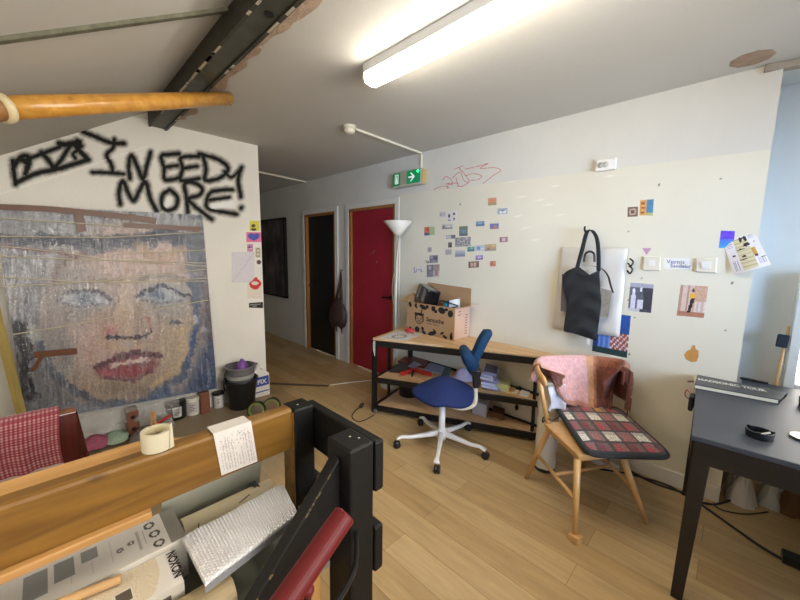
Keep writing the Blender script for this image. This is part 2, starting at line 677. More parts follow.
def wall_left():
    ny, nz = 300, 260
    y0, y1, z0, z1 = YF, 1.565, 0.0, ZC
    ys, zs = np.linspace(y0, y1, ny + 1), np.linspace(z0, z1, nz + 1)
    Y, Z = np.meshgrid(ys, zs)
    P = np.stack([np.full(Y.size, XA), Y.ravel(), Z.ravel()], -1)
    base = np.tile(np.array(H('#e4e2dc'), float), (len(P), 1))
    base += (fbm(P[:, 1:], 1.5) * 6)[:, None]
    vis = (P[:, 1] > -0.6) & (P[:, 2] > 1.5)
    px = project(P[vis])
    d = graf_field(px) + fbm(px, 0.25, 3) * 0.8
    a = np.clip(1 - d / 4.6, 0, 1) ** 1.8 * 0.9
    c = base[vis]
    c = c * (1 - a[:, None]) + np.array(H('#26251f')) * a[:, None]
    for pts, w in SILVER:
        s = np.clip(1.4 - seg_dist(px, pts) / w, 0, 1)[:, None]
        c = c * (1 - s) + np.array((236, 238, 240)) * s
    seam = np.clip(1.0 - seg_dist(px, [(0, 194), (60, 175), (148, 146)]) / 0.9, 0, 1)[:, None]
    c = c * (1 - seam * .7) + 250 * seam * .7
    # red spray round the small white stencil card
    s = np.clip(1 - seg_dist(px, [(254, 284), (256, 277)]) / 6, 0, 1)[:, None] * 0.0
    base[vis] = c
    mb = MB()
    mb.v = [Vector(p) for p in P]
    W = ny + 1
    for j in range(nz):
        for i in range(ny):
            a_ = j * W + i
            mb.f.append((a_, a_ + 1, a_ + W + 1, a_ + W))
            mb.c.append(None)
    # wall thickness behind the face
    n0 = len(mb.v)
    mb.box(XA - 0.14, XA - 0.002, y0, y1, 0, ZC)
    col = np.vstack([base, np.tile(np.array(H('#e4e2dc'), float), (8, 1))])
    obj('wall_left', mb, M_wall, kind='structure', vcol=col, org=(XA, 0, 0))


wall_left()


def stroke_layer(name, plane, val, field, x0, x1, z0, z1, cell, m, label, cat, off, th=0.0045):
    """a thin layer of paint following strokes, on the plane X=val or Y=val"""
    nx, nz = int((x1 - x0) / cell), int((z1 - z0) / cell)
    a, b = np.linspace(x0, x1, nx + 1), np.linspace(z0, z1, nz + 1)
    A, B = np.meshgrid(a, b)
    k = np.full(A.size, val + off)
    P = np.stack([k, A.ravel(), B.ravel()], -1) if plane == 'X' else np.stack([A.ravel(), k, B.ravel()], -1)
    d = field(project(P)).reshape(nz + 1, nx + 1)
    mb = MB()
    idx = {}
    from_ = P.reshape(nz + 1, nx + 1, 3)

    def vid(j, i):
        if (j, i) not in idx:
            idx[(j, i)] = len(mb.v)
            mb.v.append(Vector(from_[j, i]))
        return idx[(j, i)]
    for j in range(nz):
        for i in range(nx):
            if (d[j, i] + d[j + 1, i] + d[j, i + 1] + d[j + 1, i + 1]) < 0:
                mb.f.append((vid(j, i), vid(j, i + 1), vid(j + 1, i + 1), vid(j + 1, i)))
                mb.c.append(None)
    return obj(name, mb, m, label=label, cat=cat, solid=th if cat == 'paint blot' else 0)


stroke_layer('graffiti', 'X', XA, graf_field, -0.35, 1.53, 1.70, 2.50, 0.005, mat('spray_paint', '#0b0b0a', 0.7, spec=.3),
             'black spray-painted words I NEED MORE! with a crossed-out word on the left wall', 'graffiti', 0.002)
obj('wall_gable', MB().box(XA - 0.14, XA, .25, .95, ZC, 2.72), M_plain, kind='structure')
obj('wall_hall', MB().box(HX, XA - 0.14, 1.445, 1.565, 0, ZC), M_plain, kind='structure')
obj('wall_end', MB().box(HX - 0.1, HX, 1.45, YB + .1, 0, ZC), M_plain, kind='structure')
obj('wall_front', MB().box(XA - .1, XW + .1, YF - 0.1, YF, 0, sl(YF)), M_plain, kind='structure')

# back wall: hall side, two door openings, then the long wall up to its outer corner
D1 = (-4.76, -4.01)     # black door
D2 = (-3.66, -2.85)     # red door
DH = 2.03
mb = MB()
for x0, x1 in ((HX, D1[0]), (D1[1], D2[0]), (D2[1], XR)):
    mb.box(x0, x1, YB, YB + 0.12, 0, ZC)
for x0, x1 in (D1, D2):
    mb.box(x0, x1, YB, YB + 0.12, DH, ZC)
obj('wall_back', mb, M_plain, kind='structure')

# cream board screwed over the long wall, with filler smears, screw holes and a torn spot
def board():
    x0, x1, z1l, z1r = -2.79, XR, 2.14, 2.085
    nx, nz = 360, 270
    us, vs = np.linspace(0, 1, nx + 1), np.linspace(0, 1, nz + 1)
    U, V = np.meshgrid(us, vs)
    X = x0 + (x1 - x0) * U
    Z = V * (z1l + (z1r - z1l) * U)
    P = np.stack([X.ravel(), np.full(X.size, YBO), Z.ravel()], -1)
    px = project(P)
    c = np.tile(np.array(H('#d9d3bf'), float), (len(P), 1))
    c += (fbm(P[:, [0, 2]], 1.2, 5) * 5)[:, None]
    for (x, y) in ((512, 181), (555, 186), (522, 197), (540, 200), (518, 216), (560, 215), (526, 228), (548, 205), (535, 240), (610, 176)):
        w = np.clip(1 - np.hypot((px[:, 0] - x) / 7, (px[:, 1] - y + (px[:, 0] - x) * .15) / 1.3), 0, 1)[:, None]
        c = c * (1 - w * .6) + np.array((240, 238, 230)) * w * .6
    for (x, y) in ((629, 231), (659, 185), (721, 179), (748, 192), (642, 278), (712, 251), (732, 283), (726, 330), (634, 317.5), (590, 320), (628, 300), (629, 354), (460, 204)):
        w = (np.hypot(px[:, 0] - x, px[:, 1] - y) < .8)[:, None]
        c = np.where(w, np.array((52, 48, 46)), c)
    mb = MB()
    mb.v = [Vector(p) for p in P]
    W = nx + 1
    for j in range(nz):
        for i in range(nx):
            a = j * W + i
            mb.f.append((a, a + 1, a + W + 1, a + W)); mb.c.append(None)
    mb.hexa([(x0, YBO + .001, 0), (x1, YBO + .001, 0), (x1, YB, 0), (x0, YB, 0)],
            [(x0, YBO + .001, z1l), (x1, YBO + .001, z1r), (x1, YB, z1r), (x0, YB, z1l)])
    col = np.vstack([c, np.tile(np.array(H('#d9d3bf'), float), (8, 1))])
    obj('trim_1', mb, M_board, kind='structure', vcol=col, label='cream board covering the lower part of the back wall')


board()

obj('baseboard_back', MB().box(D2[1] + 0.10, XR, YBO - 0.016, YBO, 0, 0.10), M_trim, kind='structure', bevel=0.004)
# door frames
mb = MB()
for (x0, x1) in (D1, D2):
    for xa, xb in ((x0 - 0.085, x0 - 0.02), (x1 + 0.02, x1 + 0.085)):
        mb.box(xa, xb, YB - 0.022, YB, 0, DH + 0.02)
    mb.box(x0 - 0.085, x1 + 0.085, YB - 0.022, YB, DH + 0.02, DH + 0.085)
obj('trim_2', mb, M_trim, kind='structure', bevel=0.004)
M_jamb = wood('jamb_wood', '#8a5a26', '#a5703a', 2, 0.5)
mb = MB()
for (x0, x1) in (D1, D2):
    mb.box(x0 - 0.02, x0 + 0.022, YB - 0.015, YB + 0.12, 0, DH)
    mb.box(x1 - 0.012, x1 + 0.02, YB - 0.015, YB + 0.12, 0, DH)
    mb.box(x0 - 0.02, x1 + 0.02, YB - 0.015, YB + 0.12, DH - 0.012, DH + 0.02)
obj('trim_3', mb, M_jamb, kind='structure')

d1 = thing('door_1', ((D1[0] + D1[1]) / 2, YB + .06, 0), 'black flat hall door in a white frame', 'door')
d1['kind'] = 'structure'
obj('door_leaf', MB().box(D1[0] + .024, D1[1] - .014, YB + 0.03, YB + 0.07, 0.006, DH - .014), mat('black_door', '#161616', 0.4, var=.2, scale=6), d1)
mb = MB().tube([(D1[0] + .08, YB + .03, 1.0), (D1[0] + .08, YB - .01, 1.0), (D1[0] + .18, YB - .012, 1.0)], 0.009, 10)
obj('handle', mb, M_blackmetal, d1)
d2 = thing('door_2', ((D2[0] + D2[1]) / 2, YB + .06, 0), 'red painted flat door beside the long wall', 'door')
d2['kind'] = 'structure'
M_red = mat('red_door', '#96202f', 0.42, var=.12, scale=4, bump=.05, bscale=20)
obj('door_leaf', MB().box(D2[0] + .024, D2[1] - .014, YB + 0.012, YB + 0.052, 0.006, DH - .014), M_red, d2)
mb = MB().tube([(D2[1] - .07, YB + .012, 0.98), (D2[1] - .07, YB - .03, 0.98), (D2[1] - .17, YB - .032, 0.98)], 0.009, 10)
mb.lathe([(0, 0), (.025, 0), (.025, .006), (0, .006)], (D2[1] - .07, YB + .012, .98), 16, (0, -1, 0))
obj('handle', mb, M_blackmetal, d2)
mb = MB()
for q in ((374, 251), (377, 262), (373, 253)):
    p = at(*q, 'Y', YB + .012)
    mb.lathe([(0, 0), (.012, 0), (.012, .004), (0, .005)], p, 12, (0, -1, 0))
obj('lock', mb, mat('dull_brass', '#a08a60', .4, .8), d2)

# recess past the outer corner, its window, and the window wall
YQ = 3.22
WX0, WX1, WZ0, WZ1 = 0.258, 1.25, 0.70, 1.42
mb = MB()
mb.box(XR, WX0, YQ, YQ + .12, 0, ZC)
mb.box(WX1, XW, YQ, YQ + .12, 0, ZC)
mb.box(WX0, WX1, YQ, YQ + .12, 0, WZ0)
mb.box(WX0, WX1, YQ, YQ + .12, WZ1, ZC)
obj('wall_recess', mb, M_plain, kind='structure')
obj('wall_return', MB().box(XR - 0.12, XR, YB + .12, YQ + .12, 0, ZC), M_plain, kind='structure')
RW = (-.7, 2.72, 0.80, 2.25)
mb = MB()
mb.box(XW, XW + .12, YF, RW[0], 0, ZC); mb.box(XW, XW + .12, RW[1], YQ + .12, 0, ZC)
mb.box(XW, XW + .12, RW[0], RW[1], 0, RW[2]); mb.box(XW, XW + .12, RW[0], RW[1], RW[3], ZC)
obj('wall_right', mb, M_plain, kind='structure')


def window(name, axis, c, a0, a1, z0, z1, label, bars, proj):
    w = thing(name, ((a0 + a1) / 2, c, z0) if axis == 'Y' else (c, (a0 + a1) / 2, z0), label, 'window')
    w['kind'] = 'structure'
    def bx(mb, p0, p1, q0, q1, d0, d1):
        if axis == 'Y': mb.box(p0, p1, c + d0, c + d1, q0, q1)
        else: mb.box(c + d0, c + d1, p0, p1, q0, q1)
    f = MB(); t = 0.045
    bx(f, a0, a0 + t, z0, z1, proj, .08); bx(f, a1 - t, a1, z0, z1, proj, .08)
    bx(f, a0 + t, a1 - t, z0, z0 + t, proj + .002, .08); bx(f, a0 + t, a1 - t, z1 - t, z1, proj + .002, .08)
    for k in range(1, bars):
        m_ = a0 + (a1 - a0) * k / bars
        bx(f, m_ - t / 2, m_ + t / 2, z0 + t, z1 - t, .02, .07)
    obj('window_frame', f, M_trim, w, bevel=.004)
    gl = MB(); bx(gl, a0 + t, a1 - t, z0 + t, z1 - t, .045, .05)
    obj('pane', gl, M_glass, w)
    return w


window('window_1', 'Y', YQ, WX0, WX1, WZ0, WZ1, 'white framed window in the recess behind the dark table', 2, -.1)
window('window_2', 'X', XW, RW[0], RW[1], RW[2], RW[3], 'white framed window in the right wall', 4, -.01)

# strip along the ceiling past the corner, and the exposed pipe hole
a, b = at(764, 70, 'Z', ZC - .02), at(812, 61, 'Z', ZC - .02)
obj('trim_4', MB().bar(a, b, .05, .035), mat('dusty_strip', '#958b7a', .8, var=.2), kind='structure')

# exposed steel beam between flat ceiling and slope
bt = thing('ceiling_beam', (-1.2, .74, 2.40), 'exposed grey steel beam along the ceiling above the graffiti wall', 'beam')
mb = MB().box(XA, XW, .69, .805, 2.488, 2.512).box(XA, XW, .735, .755, 2.51, 2.64)
obj('flange', mb, M_steel, bt, bevel=.003)
mb = MB().box(XA, XW, .678, .692, 2.482, 2.62)
mb.box(XA, XW, .785, .803, 2.478, 2.50)
mb.box(XA, XW, .69, .80, 2.60, 2.64)
obj('side_lip', mb, mat('dark_steel', '#3a392f', .55, var=.4, scale=20, bump=.3, bscale=40), bt)
# ragged plaster edge left of and right of the beam
mb = MB()
N_ = 90
for side, y0, wv in ((1, .803, .09),):
    o = len(mb.v)
    for i in range(N_ + 1):
        x = XA + 0.3 + (1.2 - XA) * i / N_
        j = wv * (0.75 + .5 * mnoise.noise(Vector((x * 9, side * 3.3, 0))))
        z = ZC - .004 if side > 0 else 2.50
        mb.v += [Vector((x, y0, z - .03)), Vector((x, y0 + side * j, z - .012)), Vector((x, y0 + side * j * 1.05, z + .02))]
    for i in range(N_):
        for k in range(2):
            p = o + i * 3 + k
            mb.f.append((p, p + 3, p + 4, p + 1)); mb.c.append(None)
obj('plaster_edge', mb, M_plaster, bt)
mb = MB()
for i in range(26):
    x = random.uniform(-3.3, -1.2)
    y = random.choice([.683, .684, .793])
    l = random.uniform(.02, .12)
    mb.box(x, x + l, y - .006, y + .006, 2.4765 if y > .7 else 2.4805, 2.485)
obj('paint_flakes', mb, mat('old_paint', '#b5ad98', .8), bt, kind='stuff')
mb = MB().lathe([(0, 0), (.02, 0), (.02, .004), (0, .004)], at(269, 14, 'Z', 2.4875), 14, (0, 0, -1))
obj('bolt_hole', mb, M_blackplastic, bt)
# broken plaster spot on the ceiling at the pole's end
# T-bar on the slope
p0, p1 = Vector((-1.75, -.039, 2.168)), Vector((-1.794, .74, 2.640))
tb = thing('ceiling_rafter', (p0 + p1) / 2, 'thin flaking green steel strip crossing the sloped ceiling', 'beam')
obj('strip', MB().bar(p0 - (p1 - p0) * 1.2, p1, .032, .044), mat('flaking_green', '#62614f', .7, var=.35, scale=25, bump=.4, bscale=60), tb)
mb = MB()
for i in range(22):
    q = p0 + (p1 - p0) * random.uniform(.02, .98) + Vector((random.choice([-.014, .012]), 0, -.021))
    mb.bar(q, q + (p1 - p0) * random.uniform(.01, .04), .007, .004)
obj('paint_flakes', mb, MATS['old_paint'], tb, kind='stuff')
# pine pole
A, B = at_depth(5, 108, 1.27), at(229, 98.5, 'Z', 2.49)
pl = thing('wooden_pole', A, 'long round varnished pine pole running up to the ceiling beam', 'pole')
d = (B - A).normalized()
obj('pole', MB().tube([A, A.lerp(B, .3), A.lerp(B, .6), B], [.041, .041, .041, .040], 24), wood('pole_pine', '#b07a2e', '#d09a46', 0, .3, coat=.4), pl, smooth=True)
mb = MB()
mb.lathe([(.041, -.02), (.05, -.018), (.053, -.006), (.05, .006), (.041, .01)], A, 28, d)
obj('end_ring', mb, mat('cream_ring', '#cfc19a', .5, var=.15), pl, smooth=True)
obj('end_cap', MB().lathe([(0, -.09), (.03, -.088), (.042, -.07), (.044, -.04), (.041, -.02)], A, 24, d), mat('brown_end', '#8a6034', .5), pl, smooth=True)
mb = MB()
for k in range(9):
    q = B - d * random.uniform(0, .09) + Vector((random.uniform(-.02, .02), random.uniform(-.03, .03), random.uniform(-.035, -.02)))
    mb.lathe([(0, 0), (.012, .002), (.008, .012), (0, .014)], q, 7, (random.random() - .5, random.random() - .5, -1))
obj('plaster_crumbs', mb, M_plaster, pl, kind='stuff')

# ------------------------------------------------------------------ ceiling fittings
LX0, LX1, LY = -1.60, -0.10, 1.365
fl = thing('ceiling_light', (-.85, LY, ZC), 'long fluorescent ceiling batten, switched on', 'light')
obj('housing', MB().box(LX0, LX1, LY - .05, LY + .05, ZC - .05, ZC), M_white, fl, bevel=.004)
mb = MB()
prof = [(-.048, ZC - .05), (-.05, ZC - .075), (-.038, ZC - .098), (0, ZC - .106), (.038, ZC - .098), (.05, ZC - .075), (.048, ZC - .05)]
mb.hexa([(LX0 + .01, LY + p, z) for p, z in prof], [(LX1 - .01, LY + p, z) for p, z in prof])
M_tube = mat('lit_diffuser', '#fff5e4', .4, emit=1.0)
MATS['lit_diffuser'].node_tree.nodes['Principled BSDF'].inputs['Emission Strength'].default_value = 34
obj('diffuser', mb, M_tube, fl, smooth=False)
for x in (LX0, LX1 - .014):
    mb = MB().hexa([(x, LY + p * 1.04, z - .001) for p, z in prof], [(x + .014, LY + p * 1.04, z - .001) for p, z in prof])
    obj('end_cap', mb, M_white, fl)
# batten added unseen behind the camera as extra light, hung under the slope
fl_added = thing('ceiling_light', (-1.2, -.9, sl(-.9)), 'added fluorescent batten, unseen on the slope behind', 'light')
zz = sl(-.9)
obj('housing', MB().box(-1.5, -.5, -.95, -.85, zz - .07, zz - .01), M_white, fl_added)
obj('diffuser', MB().box(-1.48, -.52, -.94, -.86, zz - .11, zz - .07), M_tube, fl_added)

p = at(349.5, 126, 'Z', ZC)
sd = thing('smoke_detector', p, 'small round white smoke detector on the ceiling', 'smoke detector')
obj('base', MB().lathe([(0, 0), (.055, 0), (.055, -.018), (.045, -.022), (0, -.022)], p, 28), M_cream, sd, smooth=True)
obj('head', MB().lathe([(.042, -.022), (.046, -.03), (.043, -.05), (.03, -.06), (0, -.062)], p, 28), M_cream, sd, smooth=True)
q = at(419, 151.5, 'Z', ZC)
e0 = at(416, 172, 'Y', YB - .03)
cd = thing('cable_conduit', q, 'white cable duct from the smoke detector to the exit sign', 'conduit')
mb = MB().bar(p + Vector((0, .062, -.01)), (q.x, YB - .012, ZC - .01), .022, .018)
obj('ceiling_run', mb, M_cream, cd, bevel=.002)
obj('wall_run', MB().box(q.x - .012, q.x + .012, YB - .018, YB, 2.36, ZC - .02), M_cream, cd, bevel=.002)
a, b = at(256, 171.5, 'Z', ZC - .01), at(301, 181.3, 'Z', ZC - .01)
obj('ceiling_conduit', MB().bar(a, (b.x, YB - .01, b.z), .025, .02), M_cream, label='thin white conduit across the hall ceiling', cat='conduit')

# exit sign
ex = thing('exit_sign', (-2.6, YB - .05, 2.2), 'green and white emergency exit sign with arrow above the red door', 'exit sign')
x0, x1, z0, z1 = -2.82, -2.40, 2.205, 2.36
obj('housing', MB().box(x0, x1, YB - .075, YB, z0, z1), mat('sign_case', '#b8b4a6', .5), ex, bevel=.006)
mb = MB()
yy = YB - .0775
def sq(c, xa, xb, za, zb, m=None, dy=0):
    (m or mb).box(x0 + (x1 - x0) * xa, x0 + (x1 - x0) * xb, yy - dy, yy + .002, z0 + (z1 - z0) * za, z0 + (z1 - z0) * zb, c)
sq((12, 120, 70), .03, .30, .10, .94)
sq((12, 130, 76), .52, .97, .10, .94)
sq((132, 124, 112), .30, .52, .10, .94)
obj('face', mb, mat('sign_face', '#ffffff', .4, attr=True, emit=.35), ex)
mb = MB()
W_ = (235, 245, 238)
sq(W_, .11, .23, .22, .26, dy=.001); sq(W_, .11, .13, .22, .84, dy=.001); sq(W_, .21, .23, .22, .84, dy=.001); sq(W_, .11, .23, .80, .84, dy=.001)
sq(W_, .15, .19, .45, .62, dy=.001); sq(W_, .155, .185, .66, .74, dy=.001); sq(W_, .145, .165, .28, .45, dy=.001); sq(W_, .178, .198, .28, .45, dy=.001)
ax = lambda u, v: (x0 + (x1 - x0) * u, yy - .0015, z0 + (z1 - z0) * v)
obj('pictogram', mb, MATS['sign_face'], ex)
mb = MB()
sq(W_, .58, .74, .47, .57, dy=.001)
mb.add([ax(.68, .80), ax(.80, .52), ax(.68, .24), ax(.64, .24), ax(.74, .52), ax(.64, .80)], [(0, 1, 4, 5), (1, 2, 3, 4)], W_)
obj('arrow', mb, MATS['sign_face'], ex)
obj('end_panel', MB().box(x1, x1 + .012, YB - .072, YB - .004, z0 + .006, z1 - .006), mat('yellowed_cap', '#b59a62', .5), ex)
obj('indicator', MB().lathe([(0, 0), (.014, 0), (.012, .006), (0, .008)], ax(.90, .82), 14, (0, -1, 0)),
    mat('green_led', '#30ff80', .3, emit=3), ex)

em = thing('emergency_light', at(607, 166, 'Y', YB), 'small white oblong emergency light high on the long wall', 'light')
obj('base', MB().box(-.806, -.682, YB - .035, YB, 2.09, 2.17), M_white, em, bevel=.008, seg=3)
mb = MB()
for k in range(2):
    mb.lathe([(0, 0), (.02, 0), (.017, .006), (0, .008)], (-.775 + .03 * k, YB - .035, 2.13), 16, (0, -1, 0))
obj('lens', mb, mat('grey_lens', '#b5b3ab', .3), em, smooth=True)

p = at(754, 65, 'Z', ZC)
obj('ceiling_stain', MB().lathe([(0, -.004), (.05, -.004), (.085, -.001), (.09, 0)], (p.x - .01, p.y - .09, ZC), 9), M_plaster,
    label='brown bare patch in the ceiling at the corner of the long wall', cat='patch')

# ------------------------------------------------------------------ pictures on the walls
def quadB(pts, off=.0):
    return [at(x, y, 'Y', YBO - .0006 - off) for x, y in pts]


def picture(name, quad, fn, nx, ny, label, cat, group=None, parent=None, th=.004, m=None, jit=6):
    """flat printed sheet: quad TL,TR,BR,BL in space; fn(u,v) -> sRGB, v from the top"""
    TL, TR, BR, BL = [Vector(p) for p in quad]
    def S(u, v):
        return TL.lerp(TR, u).lerp(BL.lerp(BR, u), v)
    def C(u, v):
        c = np.array(fn(u, v), float) + rng.normal(0, jit)
        if group == GRP: c = c * .8 + np.array((198, 190, 178)) * .2
        return tuple(np.clip(c, 3, 252))
    mb = MB()
    mb.grid(S, nx, ny, cfn=C)
    n = (TR - TL).cross(BL - TL).normalized()
    if n.dot(CAM - TL) > 0: n = -n
    o = len(mb.v)
    mb.add([TL, TR, BR, BL, TL + n * th, TR + n * th, BR + n * th, BL + n * th],
           [(0, 1, 5, 4), (1, 2, 6, 5), (2, 3, 7, 6), (3, 0, 4, 7), (4, 5, 6, 7)], (225, 222, 215))
    return obj(name, mb, m or M_attr, parent, label=label, cat=cat, group=group)


def blobs(bg, *items):
    """items: (u0,v0,u1,v1,colour) rectangles or ('e',u,v,ru,rv,colour) ellipses"""
    def f(u, v):
        c = bg(u, v) if callable(bg) else bg
        for it in items:
            if it[0] == 'e':
                if ((u - it[1]) / it[3]) ** 2 + ((v - it[2]) / it[4]) ** 2 < 1: c = it[5]
            elif it[0] <= u <= it[2] and it[1] <= v <= it[3]: c = it[4]
        return c
    return f


def vgrad(a, b):
    return lambda u, v: tuple(np.array(a) * (1 - v) + np.array(b) * v)


def mottled(*cols):
    r = np.random.default_rng(len(cols) * 17 + int(cols[0][0]))
    tab = r.integers(0, len(cols), (16, 16))
    return lambda u, v: cols[tab[int(u * 15.99) % 16, int(v * 15.99) % 16]]


Z7 = lambda x0, y0, x1, y1: [(410 + a / 6.667, 190 + b / 6.667) for a, b in ((x0, y0), (x1, y0 - (x1 - x0) * .06), (x1, y1 - (x1 - x0) * .06), (x0, y1))]
GRP = 'small pictures pinned on the long wall'
WHT, INK = (214, 210, 206), (60, 58, 70)
PICS = [
    (Z7(95, 247, 165, 304), blobs((158, 176, 120), (0, 0, .48, .75, (200, 92, 62)), (0, .72, .5, 1, (60, 70, 110)), ('e', .3, .35, .12, .2, (150, 50, 40))), 'postcard, half red and half green, near the lamp'),
    (Z7(195, 146, 242, 182), blobs((198, 194, 196), ('e', .45, .5, .4, .35, (150, 150, 162)), ('e', .5, .5, .25, .18, (188, 186, 192))), 'tiny pale grey pencil sketch at the top left of the cluster'),
    (Z7(245, 140, 310, 214), blobs(WHT, ('e', .25, .45, .1, .16, INK), ('e', .72, .3, .16, .07, INK), ('e', .75, .75, .09, .16, INK), ('e', .3, .82, .14, .07, (90, 88, 100))), 'white sheet with four small black drawings'),
    (Z7(212, 230, 285, 262), blobs((186, 182, 180), (0, .7, 1, 1, (120, 116, 116)), (.05, .2, .3, .7, (110, 106, 110)), (.5, .3, .8, .7, (205, 202, 200))), 'narrow black and white picture under the white drawings sheet'),
    (Z7(240, 302, 303, 327), blobs((160, 158, 170), (.55, 0, 1, 1, (84, 84, 104)), (.1, .3, .4, .8, (196, 194, 198))), 'narrow grey picture left of the green card'),
    (Z7(328, 243, 385, 308), blobs((96, 108, 92), (0, 0, 1, .25, (92, 104, 84)), ('e', .5, .5, .3, .25, (84, 124, 158)), (0, .8, 1, 1, (70, 80, 100))), 'dark green square picture with a blue centre'),
    (Z7(300, 318, 405, 380), mottled((150, 146, 150), (112, 108, 116), (176, 172, 174), (98, 98, 104)), 'largest grey crowd photo in the cluster'),
    (Z7(255, 350, 280, 384), blobs((58, 54, 52), (.2, .2, .7, .5, (84, 78, 74))), 'tiny nearly black picture'),
    (Z7(117, 382, 145, 415), blobs((168, 162, 166), ('e', .5, .5, .3, .3, (142, 138, 146))), 'tiny plain grey picture low on the left'),
    (Z7(235, 397, 278, 433), blobs((172, 164, 162), (.1, .1, .9, .9, (160, 154, 156))), 'small plain grey picture below the black one'),
    (Z7(300, 404, 368, 448), blobs(vgrad((190, 192, 204), (96, 106, 130)), (0, .9, 1, 1, (150, 150, 160))), 'seascape picture fading from pale to blue grey'),
    (Z7(382, 380, 430, 411), blobs((70, 140, 132), (0, .6, 1, 1, (52, 110, 112)), ('e', .6, .3, .2, .2, (140, 180, 170))), 'small teal picture right under the crowd photo'),
    (Z7(432, 371, 497, 408), blobs((168, 186, 214), ('e', .4, .5, .2, .3, (104, 126, 168)), (.6, .5, .9, .8, (210, 214, 224))), 'pale blue picture beside the teal one'),
    (Z7(498, 364, 575, 408), blobs((182, 150, 102), (0, .72, 1, 1, (146, 130, 116)), (.2, .5, .45, .8, (110, 98, 96)), (.6, .1, .95, .4, (200, 170, 122))), 'tan landscape picture at the end of the middle row'),
    (Z7(437, 437, 487, 467), blobs((142, 112, 186), ('e', .5, .5, .25, .3, (190, 172, 214)), (0, .7, 1, 1, (104, 82, 150))), 'small purple picture below the pale blue one'),
    (Z7(390, 478, 460, 520), blobs((122, 92, 82), ('e', .3, .5, .12, .35, (196, 160, 140)), ('e', .62, .5, .12, .35, (206, 172, 150)), (0, 0, .12, 1, (84, 62, 58)), (.85, 0, 1, 1, (84, 62, 58))), 'brown photo of two people'),
    (Z7(533, 475, 572, 510), blobs((192, 108, 72), ('e', .4, .5, .2, .25, (150, 70, 60)), ('e', .7, .4, .12, .2, (220, 150, 110))), 'small orange picture, lowest right of the cluster'),
    (Z7(130, 437, 186, 487), blobs((100, 98, 112), (.1, .1, .45, .4, (142, 144, 160)), (.5, .25, .9, .6, (70, 66, 76)), (.2, .6, .8, .9, (128, 126, 138))), 'dark grey overlapping photo above the four-part collage'),
    (Z7(104, 470, 128, 490), blobs((196, 190, 178), ('e', .2, .4, .12, .35, (40, 36, 36)), ('e', .7, .6, .2, .3, (48, 44, 44))), 'tiny strip with black letters'),
    (Z7(112, 500, 198, 582), blobs((140, 132, 136), (0, 0, .48, .48, (94, 92, 104)), (.52, 0, 1, .48, (150, 128, 120)), (0, .52, .48, 1, (112, 112, 124)), (.52, .52, 1, 1, (190, 166, 164)), ('e', .25, .25, .12, .14, (168, 164, 170)), ('e', .75, .7, .12, .2, (150, 110, 110))), 'four-part photo collage at the lower left'),
    (Z7(22, 508, 85, 555), blobs((220, 214, 204), (.05, .1, .12, .95, (96, 92, 150)), (.05, .8, .35, .9, (96, 92, 150)), (.32, .4, .38, .9, (96, 92, 150)), (.45, .5, .7, .6, (96, 92, 150)), (.55, .5, .6, .9, (96, 92, 150)), (.78, .4, .84, .9, (96, 92, 150)), (.84, .8, .98, .9, (96, 92, 150))), 'scrap with blue handwriting, leftmost by the lamp'),
    (Z7(520, 54, 577, 104), blobs((196, 134, 92), (0, .6, 1, 1, (150, 132, 88)), ('e', .45, .4, .25, .25, (216, 110, 78))), 'orange picture, topmost of the cluster'),
    (Z7(583, 124, 650, 162), blobs((140, 160, 180), ('e', .35, .6, .16, .26, (226, 228, 230)), ('e', .7, .6, .16, .26, (226, 228, 230)), (.3, .3, .7, .5, (96, 110, 132))), 'blue grey picture with a white bicycle'),
    (Z7(440, 210, 497, 243), blobs((92, 128, 168), (0, .5, 1, 1, (70, 104, 150)), ('e', .5, .4, .2, .2, (134, 164, 190))), 'small plain blue picture, left of the blue and orange one'),
    (Z7(532, 225, 592, 262), blobs((84, 104, 164), (0, .6, 1, 1, (134, 104, 122)), ('e', .6, .5, .2, .2, (180, 120, 104))), 'blue and orange picture at the upper right'),
    (Z7(598, 315, 652, 349), blobs((146, 106, 112), ('e', .5, .5, .25, .3, (200, 182, 186)), (0, 0, .15, 1, (98, 72, 84))), 'brown and mauve picture, rightmost of the cluster'),
]
for i, (q, fn, lab) in enumerate(PICS):
    picture('picture', quadB(q, .0008 * (i % 4)), fn, 14, 10, lab, 'picture', GRP)

GR2 = 'cards on the right part of the long wall'
picture('postcard', quadB([(627.6, 207.2), (638, 206.6), (637.8, 216.4), (627.5, 217)]), blobs((110, 86, 76), ('e', .5, .5, .36, .36, (176, 150, 136)), ('e', .5, .5, .18, .18, (96, 72, 66))), 12, 12, 'small brown card with a round emblem', 'card', GR2)
picture('postcard', quadB([(640.2, 200.2), (653.8, 199.2), (652.8, 215.6), (639.4, 215.4)]), blobs((66, 128, 160), (0, 0, .5, 1, (206, 152, 78)), (.1, .15, .38, .3, (150, 84, 60)), (.08, .45, .4, .58, (166, 92, 56)), (.1, .72, .36, .86, (146, 80, 60)), (.5, .8, 1, 1, (170, 172, 110))), 14, 16, 'orange and blue card beside the brown one', 'card', GR2)
tri = quadB([(642, 248.2), (651.6, 248), (646.6, 255)])
obj('sticker', MB().slab(tri, .003), mat('pink_vinyl', '#b98aa4', .5), label='pink triangular sticker above the light switch', cat='sticker')


